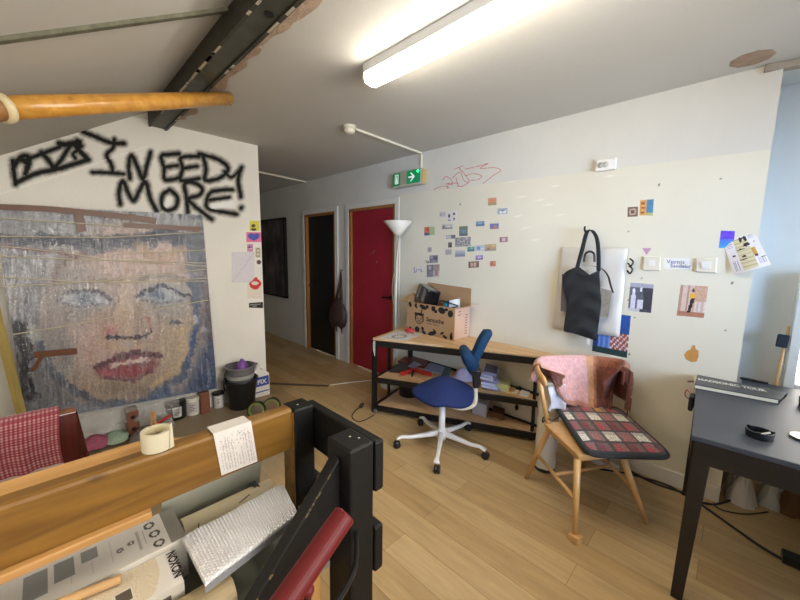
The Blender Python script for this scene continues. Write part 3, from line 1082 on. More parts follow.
def switch(quad, name, label, rocker):
    t = thing(name, sum(quad, Vector()) / 4, label, 'switch plate', None)
    q = [p + Vector((0, -.014, 0)) for p in quad]
    c = sum(q, Vector()) / 4
    obj('plate', MB().hexa(quad, [p.lerp(c, .06) + Vector((0, 0, 0)) for p in q]), M_cream, t, bevel=.003)
    i_ = [c + (p - c) * rocker for p in q]
    obj('rocker', MB().hexa([p + Vector((0, .001, 0)) for p in i_], [p + Vector((0, -.004, 0)) for p in i_]), M_white, t, bevel=.001)
    return t


switch(quadB([(643.5, 256), (661.2, 255.6), (660.6, 270.8), (643.2, 270.2)]), 'light_switch', 'cream wall switch left of the handwritten label', .35)
switch(quadB([(696, 258), (717.6, 257.6), (716.6, 273), (695.6, 272)]), 'socket_plate', 'cream socket plate right of the handwritten label', .45)
# handwritten label between the plates
q = quadB([(664.6, 258), (692.5, 258.6), (692, 269.5), (664.2, 268.6)])
lb = thing('paper_label', sum(q, Vector()) / 4, 'white handwritten label between switch and socket', 'label')
obj('strip', MB().slab(q, .003), M_whitepaper, lb)
ux = (q[1] - q[0]); uy = (q[0] - q[3])
W_ = ux.length; ux.normalize(); uy.normalize()
mb = text_mb('Vernis', q[3] + ux * .01 + uy * .034, ux, uy * 1.0, .036, depth=.002)
mb = text_mb('Sandaler', q[3] + ux * .03 + uy * .010, ux, uy, .031, mb, depth=.002)
obj('lettering', mb, mat('blue_ink', '#5560a0', .7), lb)


def photo_people(u, v):
    c = (58, 58, 70) if u > .55 else (96, 98, 116)
    if v < .14: c = (158, 160, 176)
    for cx, w, top in ((.2, .10, .3), (.5, .13, .26)):
        if abs(u - cx) < w * (1 if v > top + .14 else .6) and v > top: c = (206, 206, 216) if cx < .3 or v > .58 else (92, 94, 108)
        if (u - cx) ** 2 / .004 + (v - top + .04) ** 2 / .005 < 1: c = (222, 222, 228)
    if v > .9: c = (70, 70, 84) if u > .5 else (190, 190, 200)
    return c


picture('photograph', quadB([(630.5, 282.6), (653.8, 284.4), (651, 313), (627.8, 310.8)]), photo_people, 24, 28, 'black and white photo of two people on the long wall', 'photo', None, m=M_attr_gloss)


def photo_dancer(u, v):
    c = (206, 184, 172) if (u < .55) else (196, 160, 138)
    if u > .62 and v > .5: c = (214, 200, 192) if int(u * 12) % 2 else (196, 176, 168)
    if u < .12 or .3 < u < .34: c = (176, 140, 124)
    if v > .84: c = (168, 116, 94)
    if abs(u - .5) < .10 and .24 < v < .42: c = (224, 172, 62)
    if ((u - .5) / .055) ** 2 + ((v - .16) / .07) ** 2 < 1: c = (86, 58, 48)
    if v >= .42 and v < .86 and (abs(u - .46 + (v - .6) * .18) < .045 or abs(u - .50 - (v - .6) * -.25) < .045): c = (44, 34, 40)
    return c


picture('photograph', quadB([(680.8, 284.6), (708.2, 286.4), (703.8, 318), (676.6, 315.4)]), photo_dancer, 28, 32, 'colour photo of a person in a yellow top', 'photo', None, m=M_attr_gloss)


def poster_fn(u, v):
    c = tuple(np.array((36, 84, 160)) * (1 - v * .45) + np.array((20, 40, 60)) * v * .45)
    if v > .45 and u > .5: c = (150, 84, 60) if (int(u * 22) + int(v * 20)) % 3 else (206, 196, 208)
    if .5 < v < .86 and .15 < u < .5: c = (76, 118, 196) if (int(u * 14) % 2) else (120, 150, 214)
    if v > .86: c = (42, 66, 66)
    return c


picture('poster', quadB([(596, 311.5), (630.9, 315.8), (626.9, 358), (592, 351)]), poster_fn, 34, 40, 'blue poster half hidden behind the white padded bag', 'poster', m=M_attr_gloss)

q = quadB([(721, 230.6), (735, 231), (733.2, 247.6), (718.6, 248)])
picture('card', q, blobs(vgrad((104, 78, 214), (60, 160, 222)), (0, 0, 1, .52, (98, 70, 212))), 12, 14, 'purple and cyan card behind the newspaper page', 'card', m=M_attr_gloss)


def newspaper(u, v):
    c = (222, 216, 216)
    if .30 < u < .70 and .10 < v < .95: c = (206, 196, 160) if int(v * 28) % 3 else (186, 172, 132)
    if .04 < u < .26 and .05 < v < .32: c = (176, 170, 174) if int(v * 40) % 2 else (226, 222, 222)
    if .74 < u < .95 and .72 < v < .9: c = (176, 172, 180) if int(u * 40) % 2 else (222, 218, 220)
    if .76 < u < .92 and .06 < v < .2: c = (182, 178, 182) if int(v * 44) % 2 else (222, 218, 220)
    if .08 < u < .26 and .66 < v < .93: c = (150, 144, 150) if int(u * 36) % 2 else (222, 218, 222)
    if .70 < u < .82 and .43 < v < .64: c = (190, 146, 60)
    if .72 < u < .82 and .62 < v < .68: c = (80, 66, 50)
    for (a, b, ru, rv) in ((.60, .12, .10, .02), (.66, .16, .04, .08), (.52, .15, .05, .07), (.62, .34, .10, .025), (.64, .31, .09, .04), (.42, .40, .14, .015), (.45, .6, .06, .03), (.40, .68, .1, .018), (.18, .52, .045, .02), (.86, .3, .03, .015), (.92, .74, .05, .02)):
        if ((u - a) / ru) ** 2 + ((v - b) / rv) ** 2 < 1: c = (38, 34, 36)
    return c


def bend(u, v):
    TL, TR, BR, BL = [at(x, y, 'Y', YBO + .001) for x, y in ((722, 240.5), (753.2, 229), (771, 264.6), (734, 274.6))]
    p = TL.lerp(TR, u).lerp(BL.lerp(BR, u), v)
    p.y -= .03 * v * v + .012 * math.sin(u * 3.14) * v
    return p


mb = MB().grid(bend, 44, 48, cfn=newspaper)
obj('newspaper_page', mb, M_attr, label='tilted newspaper page sticking out past the corner of the long wall', cat='newspaper', smooth=True)

stain = [at(x, y, 'Y', YBO - .001) for x, y in ((692.5, 345), (695, 345.4), (695.6, 349), (698.6, 350.8), (698.4, 357), (696.6, 361.6), (691, 362), (685.6, 359), (684, 354.6), (687, 351), (690.4, 349.6))]
obj('bare_patch', MB().slab(stain, .003), mat('torn_paper_orange', '#c08a48', .9, var=.12, scale=40), label='orange brown torn patch in the board beside the dark table', cat='patch')
m_ = [at(x, y, 'Y', YBO - .001) for x, y in ((489.6, 330), (490.6, 329), (492.6, 333), (491.8, 333.6))]
obj('red_mark', MB().slab(m_, .003), mat('red_crayon', '#b03028', .7), label='small red mark on the wall above the shelf', cat='mark')

# red tag on the long wall
T3 = lambda *p: [(400 + x / 5, 150 + y / 5) for x, y in p]
TAG = [T3((170, 218), (178, 192), (235, 180), (240, 205), (172, 220), (250, 212), (300, 188)), T3((215, 150), (228, 132), (255, 148), (262, 172), (230, 168), (290, 165)),
       T3((280, 138), (296, 182), (345, 160), (322, 120), (296, 90)), T3((270, 97), (318, 78)), T3((262, 140), (300, 110), (318, 150), (340, 165)),
       T3((325, 96), (380, 84), (440, 68), (400, 92), (470, 88), (504, 102), (470, 125), (400, 175), (330, 186), (285, 180)), T3((330, 128), (370, 118), (408, 130), (390, 148), (350, 152)), T3((235, 178), (240, 206))]


def tag_field(P):
    d = np.full(len(P), 1e9)
    for pts in TAG:
        d = np.minimum(d, seg_dist(P, smooth_line(pts, 4)) - .34)
    return d


a, b = at(430, 200, 'Y', YB), at(505, 155, 'Y', YB)
stroke_layer('marker_tag', 'Y', YB, tag_field, a.x - .15, b.x + .05, 2.13, 2.47, .0035, mat('red_marker', '#c4746c', .7),
             'faint red marker scrawl above the picture cluster', 'graffiti', -.0015)

# left wall stickers and papers
Z6 = lambda x, y: (220 + x / 6, 215 + y / 6)
def quadA(x0, y0, x1, y1, off=0.0, sk=.0):
    return [at(*Z6(a, b), 'X', XA + .0012 + off) for a, b in ((x0, y0), (x1, y0 + sk), (x1, y1 - sk * .4), (x0, y1))]
GL = 'stickers and papers at the edge of the left wall'
picture('sticker', quadA(178, 35, 237, 95), blobs((214, 206, 62), ('e', .35, .5, .2, .16, (60, 58, 40)), ('e', .4, .85, .3, .14, (60, 54, 40)), ('e', .45, .55, .1, .08, (90, 84, 50))), 12, 12, 'yellow square sticker with a dark face', 'sticker', GL)
def heart(u, v):
    x, y = (u - .5) * 2.6, (.55 - v) * 2.6
    return (72, 84, 176) if (x * x + y * y - .8) ** 3 - x * x * y ** 3 < 0 else (222, 110, 152)
picture('sticker', quadA(158, 103, 247, 163), heart, 26, 20, 'pink card with a blue heart', 'sticker', GL)
picture('sticker', quadA(163, 175, 198, 220), blobs((198, 134, 172), ('e', .4, .4, .3, .12, (90, 60, 90)), ('e', .6, .6, .2, .1, (220, 180, 206))), 10, 12, 'small mauve sticker under the heart card', 'sticker', GL)
picture('sticker', quadA(212, 195, 243, 255), blobs((196, 190, 160), (.15, .1, .85, .9, (150, 146, 122)), (.25, .2, .75, .4, (206, 202, 176)), (.25, .55, .75, .75, (206, 202, 176))), 8, 14, 'small cream printed ticket', 'sticker', GL)
c = at(*Z6(233, 283), 'X', XA - .001)
mb = MB().lathe([(0, .004), (.022, .004), (.024, 0)], c, 20, (1, 0, 0))
obj('badge', mb, mat('brown_badge', '#5a3c34', .4, var=.3, scale=60), label='round brown badge at the wall edge', cat='badge', group=GL)
picture('paper_sheet', quadA(70, 222, 207, 405), lambda u, v: (212, 208, 216) if abs(u + v - 1.0) > .03 and abs(v - .5) > .02 else (196, 192, 202), 16, 20, 'pale lilac creased paper sheet on the left wall', 'paper', GL, jit=2)
picture('paper_sheet', quadA(165, 395, 250, 500, -.0005), blobs((216, 206, 192), (.05, .1, .95, .95, (222, 212, 198))), 10, 12, 'small cream paper with red spray above it', 'paper', GL, jit=2)
def red_field(P):
    c = np.array(Z6(208, 412))
    dx, dy = (P[:, 0] - c[0]), (P[:, 1] - c[1])
    r = np.hypot(dx / 6.0, dy / 6.0)
    hole = np.hypot((dx - .2) / 3.6, (dy + .5) / 1.7)
    ex_ = np.hypot((dx + 5) / 4.4, (dy + 7) / 5)
    return np.where((r < 1 + fbm(P, .5, 2) * .25) & (hole > 1) & (ex_ > 1), -1.0, 1.0)
a = at(*Z6(208, 412), 'X', XA)
stroke_layer('red_spray_blot', 'X', XA, red_field, a.y - .1, a.y + .1, a.z - .09, a.z + .09, .004, mat('red_spray', '#c8302e', .6), 'red spray-paint blot over the small cream paper', 'paint blot', .0016)
q = quadA(174, 528, 258, 556, 0, -6)
bl = thing('black_label', sum(q, Vector()) / 4, 'black label with white lettering at the wall edge', 'label', GL)
obj('strip', MB().slab(q, .004), M_blackplastic, bl)
ux = (q[1] - q[0]).normalized(); uy = (q[0] - q[3]).normalized()
mb = text_mb('KREATIVHAUS', q[3] + ux * .008 + uy * .022, ux, uy, .017, depth=.002)
text_mb('VEREIN', q[3] + ux * .035 + uy * .006, ux, uy, .014, mb, depth=.002)
obj('lettering', mb, M_white, bl)

# dark picture in the hall
hp = thing('hall_painting', (-5.85, YB - .03, .72), 'large dark abstract painting hanging in the hall', 'painting')
a, b = at(284, 217, 'Y', YB - .04), at(284.5, 296, 'Y', YB - .04)
def darkp(P):
    n1 = fbm(P, 3.0, 4); n2 = fbm(P * np.array([[4, 1]]), 2.0, 9)
    t = np.clip(.5 + n1 * .7 + n2 * .5, 0, 1)[:, None]
    return np.array((24, 22, 24)) * (1 - t) + np.array((104, 92, 92)) * t
nx, nz = 40, 44
A_, B_ = np.meshgrid(np.linspace(-6.5, a.x - .03, nx + 1), np.linspace(.76, 2.02, nz + 1))
P = np.stack([A_.ravel(), B_.ravel()], -1)
mb = MB(); mb.v = [Vector((p[0], YB - .036, p[1])) for p in P]
for j in range(nz):
    for i in range(nx):
        k = j * (nx + 1) + i
        mb.f.append((k, k + 1, k + nx + 2, k + nx + 1)); mb.c.append(None)
obj('canvas', mb, M_attr, hp, vcol=darkp(P))
mb = MB()
for x0_, x1_, z0_, z1_ in ((-6.53, a.x, .73, .76), (-6.53, a.x, 2.02, 2.05), (-6.53, -6.5, .73, 2.05), (a.x - .03, a.x, .73, 2.05)):
    mb.box(x0_, x1_, YB - .045, YB, z0_, z1_)
obj('frame', mb, M_black, hp)

# bag hanging between the doors
bg = thing('shoulder_bag', (-3.84, YB - .06, .66), 'dark brown bag hanging between the two doors', 'bag')
hk = at(341, 271, 'Y', YB - .03)
M_bag = mat('brown_leather', '#3a2a22', .6, var=.3, scale=20, bump=.3, bscale=40)
mb = MB()
def bagS(u, v):
    th = u * 2 * math.pi
    w = .17 * math.sin(min(v * 1.25, 1) * math.pi * .62) ** .8 + .01
    if v > .85: w *= 1 - (v - .85) * 3
    x = hk.x + .0 - .03 * v + math.cos(th) * w
    y = YB - .075 + math.sin(th) * w * .4
    z = hk.z - .36 - v * .40 + .03 * math.sin(u * 12 + v * 5) * v
    return (x, min(y, YB - .005), z)
mb.grid(bagS, 24, 14)
obj('pouch', mb, M_bag, bg, smooth=True)
mb = MB()
for s in (-1, 1):
    mb.tube([(hk.x, YB - .03, hk.z), (hk.x + s * .025, YB - .045, hk.z - .2), (hk.x + s * .06 - .02, YB - .06, hk.z - .42)], [.008, .016, .022], 8)
obj('strap', mb, M_bag, bg, smooth=True)
mb = MB()
for s in (-.06, .06):
    mb = MB().tube([(hk.x + s, YB - .07, hk.z - .70), (hk.x + s * 1.05, YB - .07, hk.z - .84)], [.014, .006], 8)
    obj('tassel', mb, M_bag, bg, smooth=True)
obj('hook', MB().tube([(hk.x, YB, hk.z + .01), (hk.x, YB - .035, hk.z + .005), (hk.x, YB - .04, hk.z + .03)], .006, 8), M_blackmetal, label='small coat hook holding the brown bag', cat='hook')


# ------------------------------------------------------------------ wedge-shaped shelf bench
FLx, FRx, BRx, BLx = (-2.365, 2.065), (-.90, 2.725), (-.885, 2.795), (-2.56, 2.795)
sh = thing('shelf_bench', (-1.9, 2.55, 0), 'long wedge-shaped black steel bench with three plywood shelves', 'shelf')


def along(t, z):
    return Vector((FLx[0] + (FRx[0] - FLx[0]) * t, FLx[1] + (FRx[1] - FLx[1]) * t, z))


TZ, MZ, BZ = .721, .346, .072
ins = lambda d: [(FLx[0] + .0, FLx[1] + d), (FRx[0], FRx[1] + d * .6), BRx, BLx]
obj('worktop', MB().prism(ins(0), TZ - .02, TZ), M_ply, sh, bevel=.003)
obj('shelf_board', MB().prism([(-2.33, 2.10), (-1.0, 2.70), (-.99, 2.79), (-2.53, 2.79)], MZ - .014, MZ), M_ply, sh)
obj('shelf_board', MB().prism([(-2.33, 2.10), (-1.0, 2.70), (-.99, 2.79), (-2.53, 2.79)], BZ - .014, BZ), M_ply, sh)
for z, h in ((TZ - .02, .055), (MZ - .002, .045), (BZ - .002, .045)):
    mb = MB()
    mb.bar(along(.0, z - h / 2) + Vector((0, .006, 0)), along(.97 if z > .6 else .9, z - h / 2) + Vector((0, .006, 0)), .03, h)
    obj('front_rail', mb, M_blackmetal, sh)
    obj('side_rail', MB().bar((-2.355, 2.08, z - h / 2), (-2.54, 2.775, z - h / 2), .03, h), M_blackmetal, sh)
    obj('back_rail', MB().bar((-2.53, 2.78, z - h / 2 + .02), (-1.0, 2.78, z - h / 2 + .02), .022, h), M_blackmetal, sh)
legs = [(-2.355, 2.08), (-2.54, 2.775), (-1.085, 2.68), (-2.42, 2.33)]
for i, (x, y) in enumerate(legs):
    r = .019 if i < 2 else .011
    obj('leg', MB().box(x - r, x + r, y - r, y + r, 0.0 if i != 3 else .05, TZ - .022), M_blackmetal, sh)
mb = MB().lathe([(0, -.012), (.02, -.012), (.02, .012), (0, .012)], (-2.33, 2.07, .02), 18, (0, 1, 0))
obj('caster', mb, mat('grey_rubber', '#6a6862', .6), sh)
# string hanging at the left end
mb = MB()
for k in range(3):
    mb.tube(curve3([(-2.35 + .008 * k, 2.064, .70), (-2.345 + .012 * k, 2.054, .66), (-2.34 + .008 * k, 2.053, .60 - .02 * k)]), .0022, 5)
obj('string', mb, M_whitepaper, label='loose white string hanging from the left end of the shelf bench', cat='string')

# things on the worktop
q = [at(x, y, 'Z', TZ + .0015) for x, y in ((378, 338), (398, 330.6), (423, 334), (405, 341))]
def sketch(u, v):
    c = (212, 206, 198)
    if ((u - .4) / .25) ** 2 + ((v - .5) / .25) ** 2 < 1 and ((u - .4) / .16) ** 2 + ((v - .5) / .14) ** 2 > 1: c = (150, 144, 142)
    if .7 < u < .92 and int(v * 18) % 2: c = (176, 170, 166)
    return c
picture('drawing_sheet', [q[0], q[1], q[2], q[3]], sketch, 26, 20, 'white sheet with a pencil drawing on the bench top', 'paper', th=.0013)
c = at(409.5, 333, 'Z', TZ)
mb = MB()
for k in range(5):
    a = k * 1.3
    pts = [c + Vector((.045 * math.cos(a + t * 2.2) * (0.3 + t), .03 * math.sin(a + t * 2.2), .012 + .02 * math.sin(t * 3.1))) for t in [i / 8 for i in range(9)]]
    o = len(mb.v)
    for p in pts:
        mb.v += [p + Vector((0, 0, -.010)), p + Vector((.004, 0, .012))]
    for i in range(8):
        mb.f.append((o + 2 * i, o + 2 * i + 2, o + 2 * i + 3, o + 2 * i + 1)); mb.c.append(None)
obj('ribbon', mb, mat('red_ribbon', '#c0303a', .35), label='crumpled red and white ribbon beside the cardboard box', cat='ribbon', solid=.002, smooth=True)

# cardboard box
X0, X1, Y0, Y1, Z0, Z1 = -2.375, -1.79, 2.535, 2.785, TZ, TZ + .295
cb = thing('cardboard_box', ((X0 + X1) / 2, (Y0 + Y1) / 2, Z0), 'open brown cardboard box with a black printed logo on the bench', 'box')
t_ = .004
mb = MB().box(X0, X1, Y0, Y0 + t_, Z0, Z1).box(X0, X0 + t_, Y0 + t_, Y1 - t_, Z0, Z1).box(X0, X1, Y1 - t_, Y1, Z0, Z1).box(X0 + t_, X1 - t_, Y0 + t_, Y1 - t_, Z0, Z0 + t_)
mb.box(X1 - t_, X1, Y0 + t_, Y1 - t_, Z0, Z1)
obj('body', mb, M_card, cb)
obj('flap', MB().hexa([(X0 + .01, Y1 - .004, Z1), (X1, Y1 - .004, Z1), (X1, Y1, Z1), (X0 + .01, Y1, Z1)],
                      [(X0 + .06, Y1 - .004, Z1 + .19), (X1 - .005, Y1 + .006, Z1 + .165), (X1 - .005, Y1 + .01, Z1 + .165), (X0 + .06, Y1, Z1 + .19)]), M_card, cb)
obj('flap', MB().slab([(X0, Y0, Z1), (X0, Y1 - .01, Z1), (X0 - .11, Y1 - .04, Z1 + .07), (X0 - .10, Y0 + .02, Z1 + .012)], .004), M_card, cb)
obj('flap', MB().slab([(X1, Y0 + .01, Z1), (X1, Y1 - .01, Z1), (X1 + .115, Y1 - .03, Z1 + .035), (X1 + .11, Y0 + .08, Z1 + .03)], .004), M_card, cb)
obj('flap', MB().slab([(X0 + .005, Y0, Z1), (X1 - .005, Y0, Z1), (X1 - .03, Y0 + .075, Z1 - .055), (X0 + .03, Y0 + .075, Z1 - .03)], .004), M_card, cb)
# print on the front face: bean-like blots top and bottom, logo, lettering
yf = Y0 - .0012
mb = MB()
def blot(x, z, rx, rz, rot, n=14):
    cs, sn = math.cos(rot), math.sin(rot)
    vs = [(x + (rx * math.cos(a) * cs - rz * math.sin(a) * sn), yf, z + (rx * math.cos(a) * sn + rz * math.sin(a) * cs)) for a in [2 * math.pi * k / n for k in range(n)]]
    mb.add(vs, [tuple(range(n))])
for (u, v, rx, rz, rot) in ((.07, .93, .02, .03, .5), (.20, .93, .016, .025, -.5), (.22, .86, .010, .012, 0), (.36, .90, .05, .022, -.3), (.45, .93, .02, .02, .4), (.58, .90, .028, .026, .7), (.63, .82, .02, .018, .3),
                            (.75, .88, .045, .032, -.2), (.92, .82, .032, .035, -.4), (.84, .93, .02, .016, 0),
                            (.24, .12, .034, .03, .1), (.36, .18, .018, .02, .6), (.39, .06, .03, .016, -.4), (.56, .08, .05, .022, .3), (.62, .17, .012, .03, .8), (.77, .16, .025, .012, .5), (.83, .06, .03, .014, -.4), (.95, .10, .018, .03, .1), (.95, .19, .010, .02, -.3), (.08, .12, .02, .014, .3)):
    blot(X0 + u * (X1 - X0), Z0 + v * (Z1 - Z0), rx * .95, rz * .95, rot)
obj('printed_pattern', mb, M_ink, cb)
mb = MB()
lx, lz = X0 + .165, Z0 + .15
def ring(cx, cz, rx, rz, w, n=24, a0=0, a1=2 * math.pi):
    vs = []
    for k in range(n + 1):
        a = a0 + (a1 - a0) * k / n
        vs += [(cx + rx * math.cos(a), yf, cz + rz * math.sin(a)), (cx + (rx - w) * math.cos(a), yf, cz + (rz - w) * math.sin(a))]
    mb.add(vs, [(2 * k, 2 * k + 2, 2 * k + 3, 2 * k + 1) for k in range(n)])
ring(lx, lz - .01, .052, .048, .008)
ring(lx - .018, lz - .005, .012, .012, .005); ring(lx + .022, lz - .005, .012, .012, .005); ring(lx, lz - .03, .02, .012, .006)
mb.box(lx - .062, lx + .058, yf, yf + .0005, lz + .028, lz + .052); mb.box(lx - .055, lx - .04, yf, yf + .0005, lz - .02, lz + .03); mb.box(lx + .044, lx + .056, yf, yf + .0005, lz - .03, lz + .03)
obj('printed_logo', mb, M_ink, cb)
mb = text_mb('Sansuche', (X0 + .255, yf, Z0 + .135), (1, 0, 0), (0, 0, 1), .058, depth=0, bold=.0012)
text_mb('coffee roasters', (X0 + .27, yf, Z0 + .108), (1, 0, 0), (0, 0, 1), .024, mb, depth=0)
obj('lettering', mb, M_ink, cb)
mb = MB()
xs = X1 + .001
for k in range(2): mb.box(xs - .001, xs, Y0 + .05, Y0 + .10, Z1 - .04 - k * .03, Z1 - .032 - k * .03)
for k in range(8): mb.box(xs - .001, xs, Y1 - .085, Y1 - .045, Z0 + .04 + k * .025, Z0 + .048 + k * .025)
obj('side_print', mb, mat('faded_ink', '#7a5c48', .8), cb)
obj('side_label', MB().box(X1 - .001, X1 + .0006, Y0 + .006, Y1 - .006, Z0 + .006, Z1 - .006), mat('pale_side', '#c8a690', .8), cb)

# dark case and printed bag sticking out of the box
cs = thing('black_case', (-2.16, 2.64, Z0 + .02), 'glossy black plastic case tilted in the cardboard box', 'case')
Rm = Matrix.Rotation(.34, 3, 'Y') @ Matrix.Rotation(-.5, 3, 'Z')
cc = Vector((-2.215, 2.655, Z1 + .05))
V = lambda x, y, z: cc + Rm @ Vector((x, y, z))
obj('shell', MB().hexa([V(-.15, -.075, -.16), V(.13, -.075, -.16), V(.13, .075, -.16), V(-.15, .075, -.16)], [V(-.14, -.07, .09), V(.12, -.07, .125), V(.12, .07, .125), V(-.14, .07, .09)]), mat('gloss_black', '#101214', .18, coat=.6), cs, bevel=.012, seg=3)
mb = MB()
for k in range(3):
    mb.hexa([V(.03 + .025 * k, -.0765, -.02), V(.045 + .025 * k, -.0765, -.02), V(.045 + .025 * k, -.074, -.02), V(.03 + .025 * k, -.074, -.02)], [V(.03 + .025 * k, -.073, .10), V(.04 + .025 * k, -.073, .10), V(.04 + .025 * k, -.071, .10), V(.03 + .025 * k, -.071, .10)])
    obj('silver_strip', mb, mat('silver_tape', '#c8c8c8', .25, .6), cs)
    mb = MB()
pb = thing('printed_bag', (-1.90, 2.64, Z0 + .02), 'blue and white printed bag in the right end of the cardboard box', 'bag')
def pbag(u, v):
    a = u * 2 * math.pi
    r = (1 - .25 * v)
    return (-1.905 + .105 * math.cos(a) * r, 2.645 + .09 * math.sin(a) * r, Z0 + .012 + (Z1 - Z0 + .045 + .02 * math.cos(a * 1)) * v)
mb = MB().grid(pbag, 28, 12, cfn=lambda u, v: (52, 150, 180) if (.60 < u < .74 and v > .72) else ((30, 60, 110) if .70 < u < .80 and v > .7 else (196, 196, 190)))
obj('sack', mb, M_attr, pb, smooth=True)
mb = MB().tube(curve3([(-2.0, 2.60, Z1 + .035), (-1.97, 2.575, Z1 + .05), (-1.90, 2.565, Z1 + .045), (-1.83, 2.575, Z1 + .03), (-1.805, 2.60, Z1 + .015), (-1.86, 2.575, Z1 - .005), (-1.91, 2.57, Z1 - .002)]), .006, 6)
obj('black_rim', mb, M_blackplastic, pb, smooth=True)

# middle shelf: magazines, folders, papers
def flat(name, pts, z0, h, m, label, cat, group=None, fn=None, **k):
    q = [at(x, y, 'Z', z0 + h) for x, y in pts]
    lo = [Vector((p.x, p.y, z0)) for p in q]
    return obj(name, MB().hexa(lo, q), m, label=label, cat=cat, group=group, **k)
GM = 'papers and magazines on the middle shelf'
z = MZ
flat('magazine', ((389, 371), (400, 362), (418, 362), (410, 373)), z, .012, mat('dark_cover', '#3a3836', .4, var=.3, scale=20), 'dark grey magazine at the left end of the middle shelf', 'magazine', GM)
flat('magazine', ((398, 361), (404, 356.5), (430, 359), (424, 367)), z, .018, mat('maroon_cover', '#6a2e2a', .4, var=.4, scale=22), 'maroon book lying behind the dark magazine', 'book', GM)
flat('magazine', ((408, 366), (414, 361), (421, 364), (414, 368)), z + .018, .006, mat('grey_cover', '#a8aab4', .35, var=.2, scale=30), 'pale grey booklet on top of the maroon book', 'magazine', GM)
flat('folder', ((424, 369), (431, 361.5), (448, 364), (443, 374)), z, .012, mat('blue_folder', '#8a98b8', .4, var=.15, scale=20), 'pale blue folder in the middle of the shelf', 'folder', GM)
flat('folder', ((441, 375), (447, 363), (453, 364), (449, 375)), z, .016, mat('teal_folder', '#2e5450', .4, var=.15), 'dark teal folder beside the pale blue one', 'folder', GM)
flat('magazine', ((432, 361), (438, 358), (452, 360), (448, 364)), z, .02, mat('rust_cover', '#8a4a36', .4, var=.3), 'rust red book against the wall on the middle shelf', 'book', GM)
rp = thing('red_clamp', at(418, 373, 'Z', z), 'red boomerang-shaped plastic holder on the middle shelf', 'holder')
M_redp = mat('red_plastic', '#c03028', .35)
a, b, c = at(401, 374, 'Z', z + .02), at(414, 369.5, 'Z', z + .02), at(431, 374.5, 'Z', z + .02)
obj('arm', MB().bar(a, b, .035, .035), M_redp, rp, bevel=.008)
obj('arm', MB().bar(b, c, .035, .035), M_redp, rp, bevel=.008)
obj('grip', MB().tube([b + Vector((0, -.01, .0)), at(412, 376, 'Z', z + .012)], [.012, .009], 10), M_blackplastic, rp, smooth=True)
def crumple(name, c, rx, ry, h, m, label, cat, seed=0, n=20, parent=None):
    def S(u, v):
        a = u * 2 * math.pi
        k = 1 - v
        wob = 1 + .25 * mnoise.noise(Vector((math.cos(a) * 2 + seed, math.sin(a) * 2, v * 2)))
        return (c[0] + rx * math.cos(a) * k ** .6 * wob, c[1] + ry * math.sin(a) * k ** .6 * wob, c[2] + h * v * (1 + .3 * mnoise.noise(Vector((math.cos(a) * 3, math.sin(a) * 3 + seed, v * 3)))))
    return obj(name, MB().grid(S, n, 10), m, parent, label=label, cat=cat, smooth=True)
c = at(464, 378, 'Z', z)
crumple('crumpled_cloth', c, .13, .085, .10, mat('lilac_cloth', '#c8c0dc', .8, bump=.6, bscale=50), 'crumpled pale lilac cloth behind the blue stool seat', 'cloth', 3)
M_bw = mat('blue_white_paper', '#ccd2ee', .6, var=.06)
c0 = at(487, 386, 'Z', z)
for k in range(7):
    zz_ = z + .022 * k
    q = [at(x, y, 'Z', zz_ + .020) for x, y in ((478, 385), (482, 372), (497, 374), (495, 388))]
    r = random.uniform(-.25, .25)
    ctr = sum(q, Vector()) / 4
    ctr0 = Vector((c0.x, c0.y + .06, 0))
    q = [Vector((ctr0.x, ctr0.y, zz_ + .020)) + Matrix.Rotation(r, 3, 'Z') @ ((p - ctr) * random.uniform(.75, .95)) for p in q]
    obj('paper_bundle', MB().hexa([Vector((p.x, p.y, zz_)) for p in q], q), M_bw if k % 3 else mat('lilac_paper', '#9298c8', .6),
        label='bundle of blue white papers piled behind the stool, ' + ('lowest of the pile', 'second from the bottom', 'third from the bottom', 'middle of the pile', 'third from the top', 'second from the top', 'topmost of the pile')[k], cat='paper', group='pile of blue white papers')
flat('note_block', ((493, 383), (494, 377), (512, 377), (509, 386)), z, .06, mat('yellow_green_pad', '#d0d49c', .7, var=.08), 'pale green and yellow pile of notes on the middle shelf', 'notepad')
flat('card_pack', ((506, 391), (507, 386), (516, 386), (515, 391)), z, .012, mat('tan_card', '#c89c68', .6), 'small tan card pack by the green notes', 'card')
flat('paper_slip', ((512, 392), (514, 389), (519, 390), (517, 393)), z, .006, M_whitepaper, 'small white slip at the front of the middle shelf', 'paper')
c = at(522, 387, 'Z', z + .02)
mb = MB()
mb.tube(curve3([c + Vector((-.09, .0, -.01)), c + Vector((-.04, .03, .012)), c + Vector((.02, .0, 0)), c + Vector((.08, .02, -.008)), c + Vector((.05, -.03, -.01)), c + Vector((-.02, -.02, .0))]), .010, 8)
obj('black_strap', mb, M_blackplastic, label='coiled black strap at the right end of the middle shelf', cat='strap', smooth=True)
flat('white_tool', ((519, 394), (522, 389), (530, 392), (528, 396)), z, .012, M_white, 'small white tool beside the black strap', 'tool')

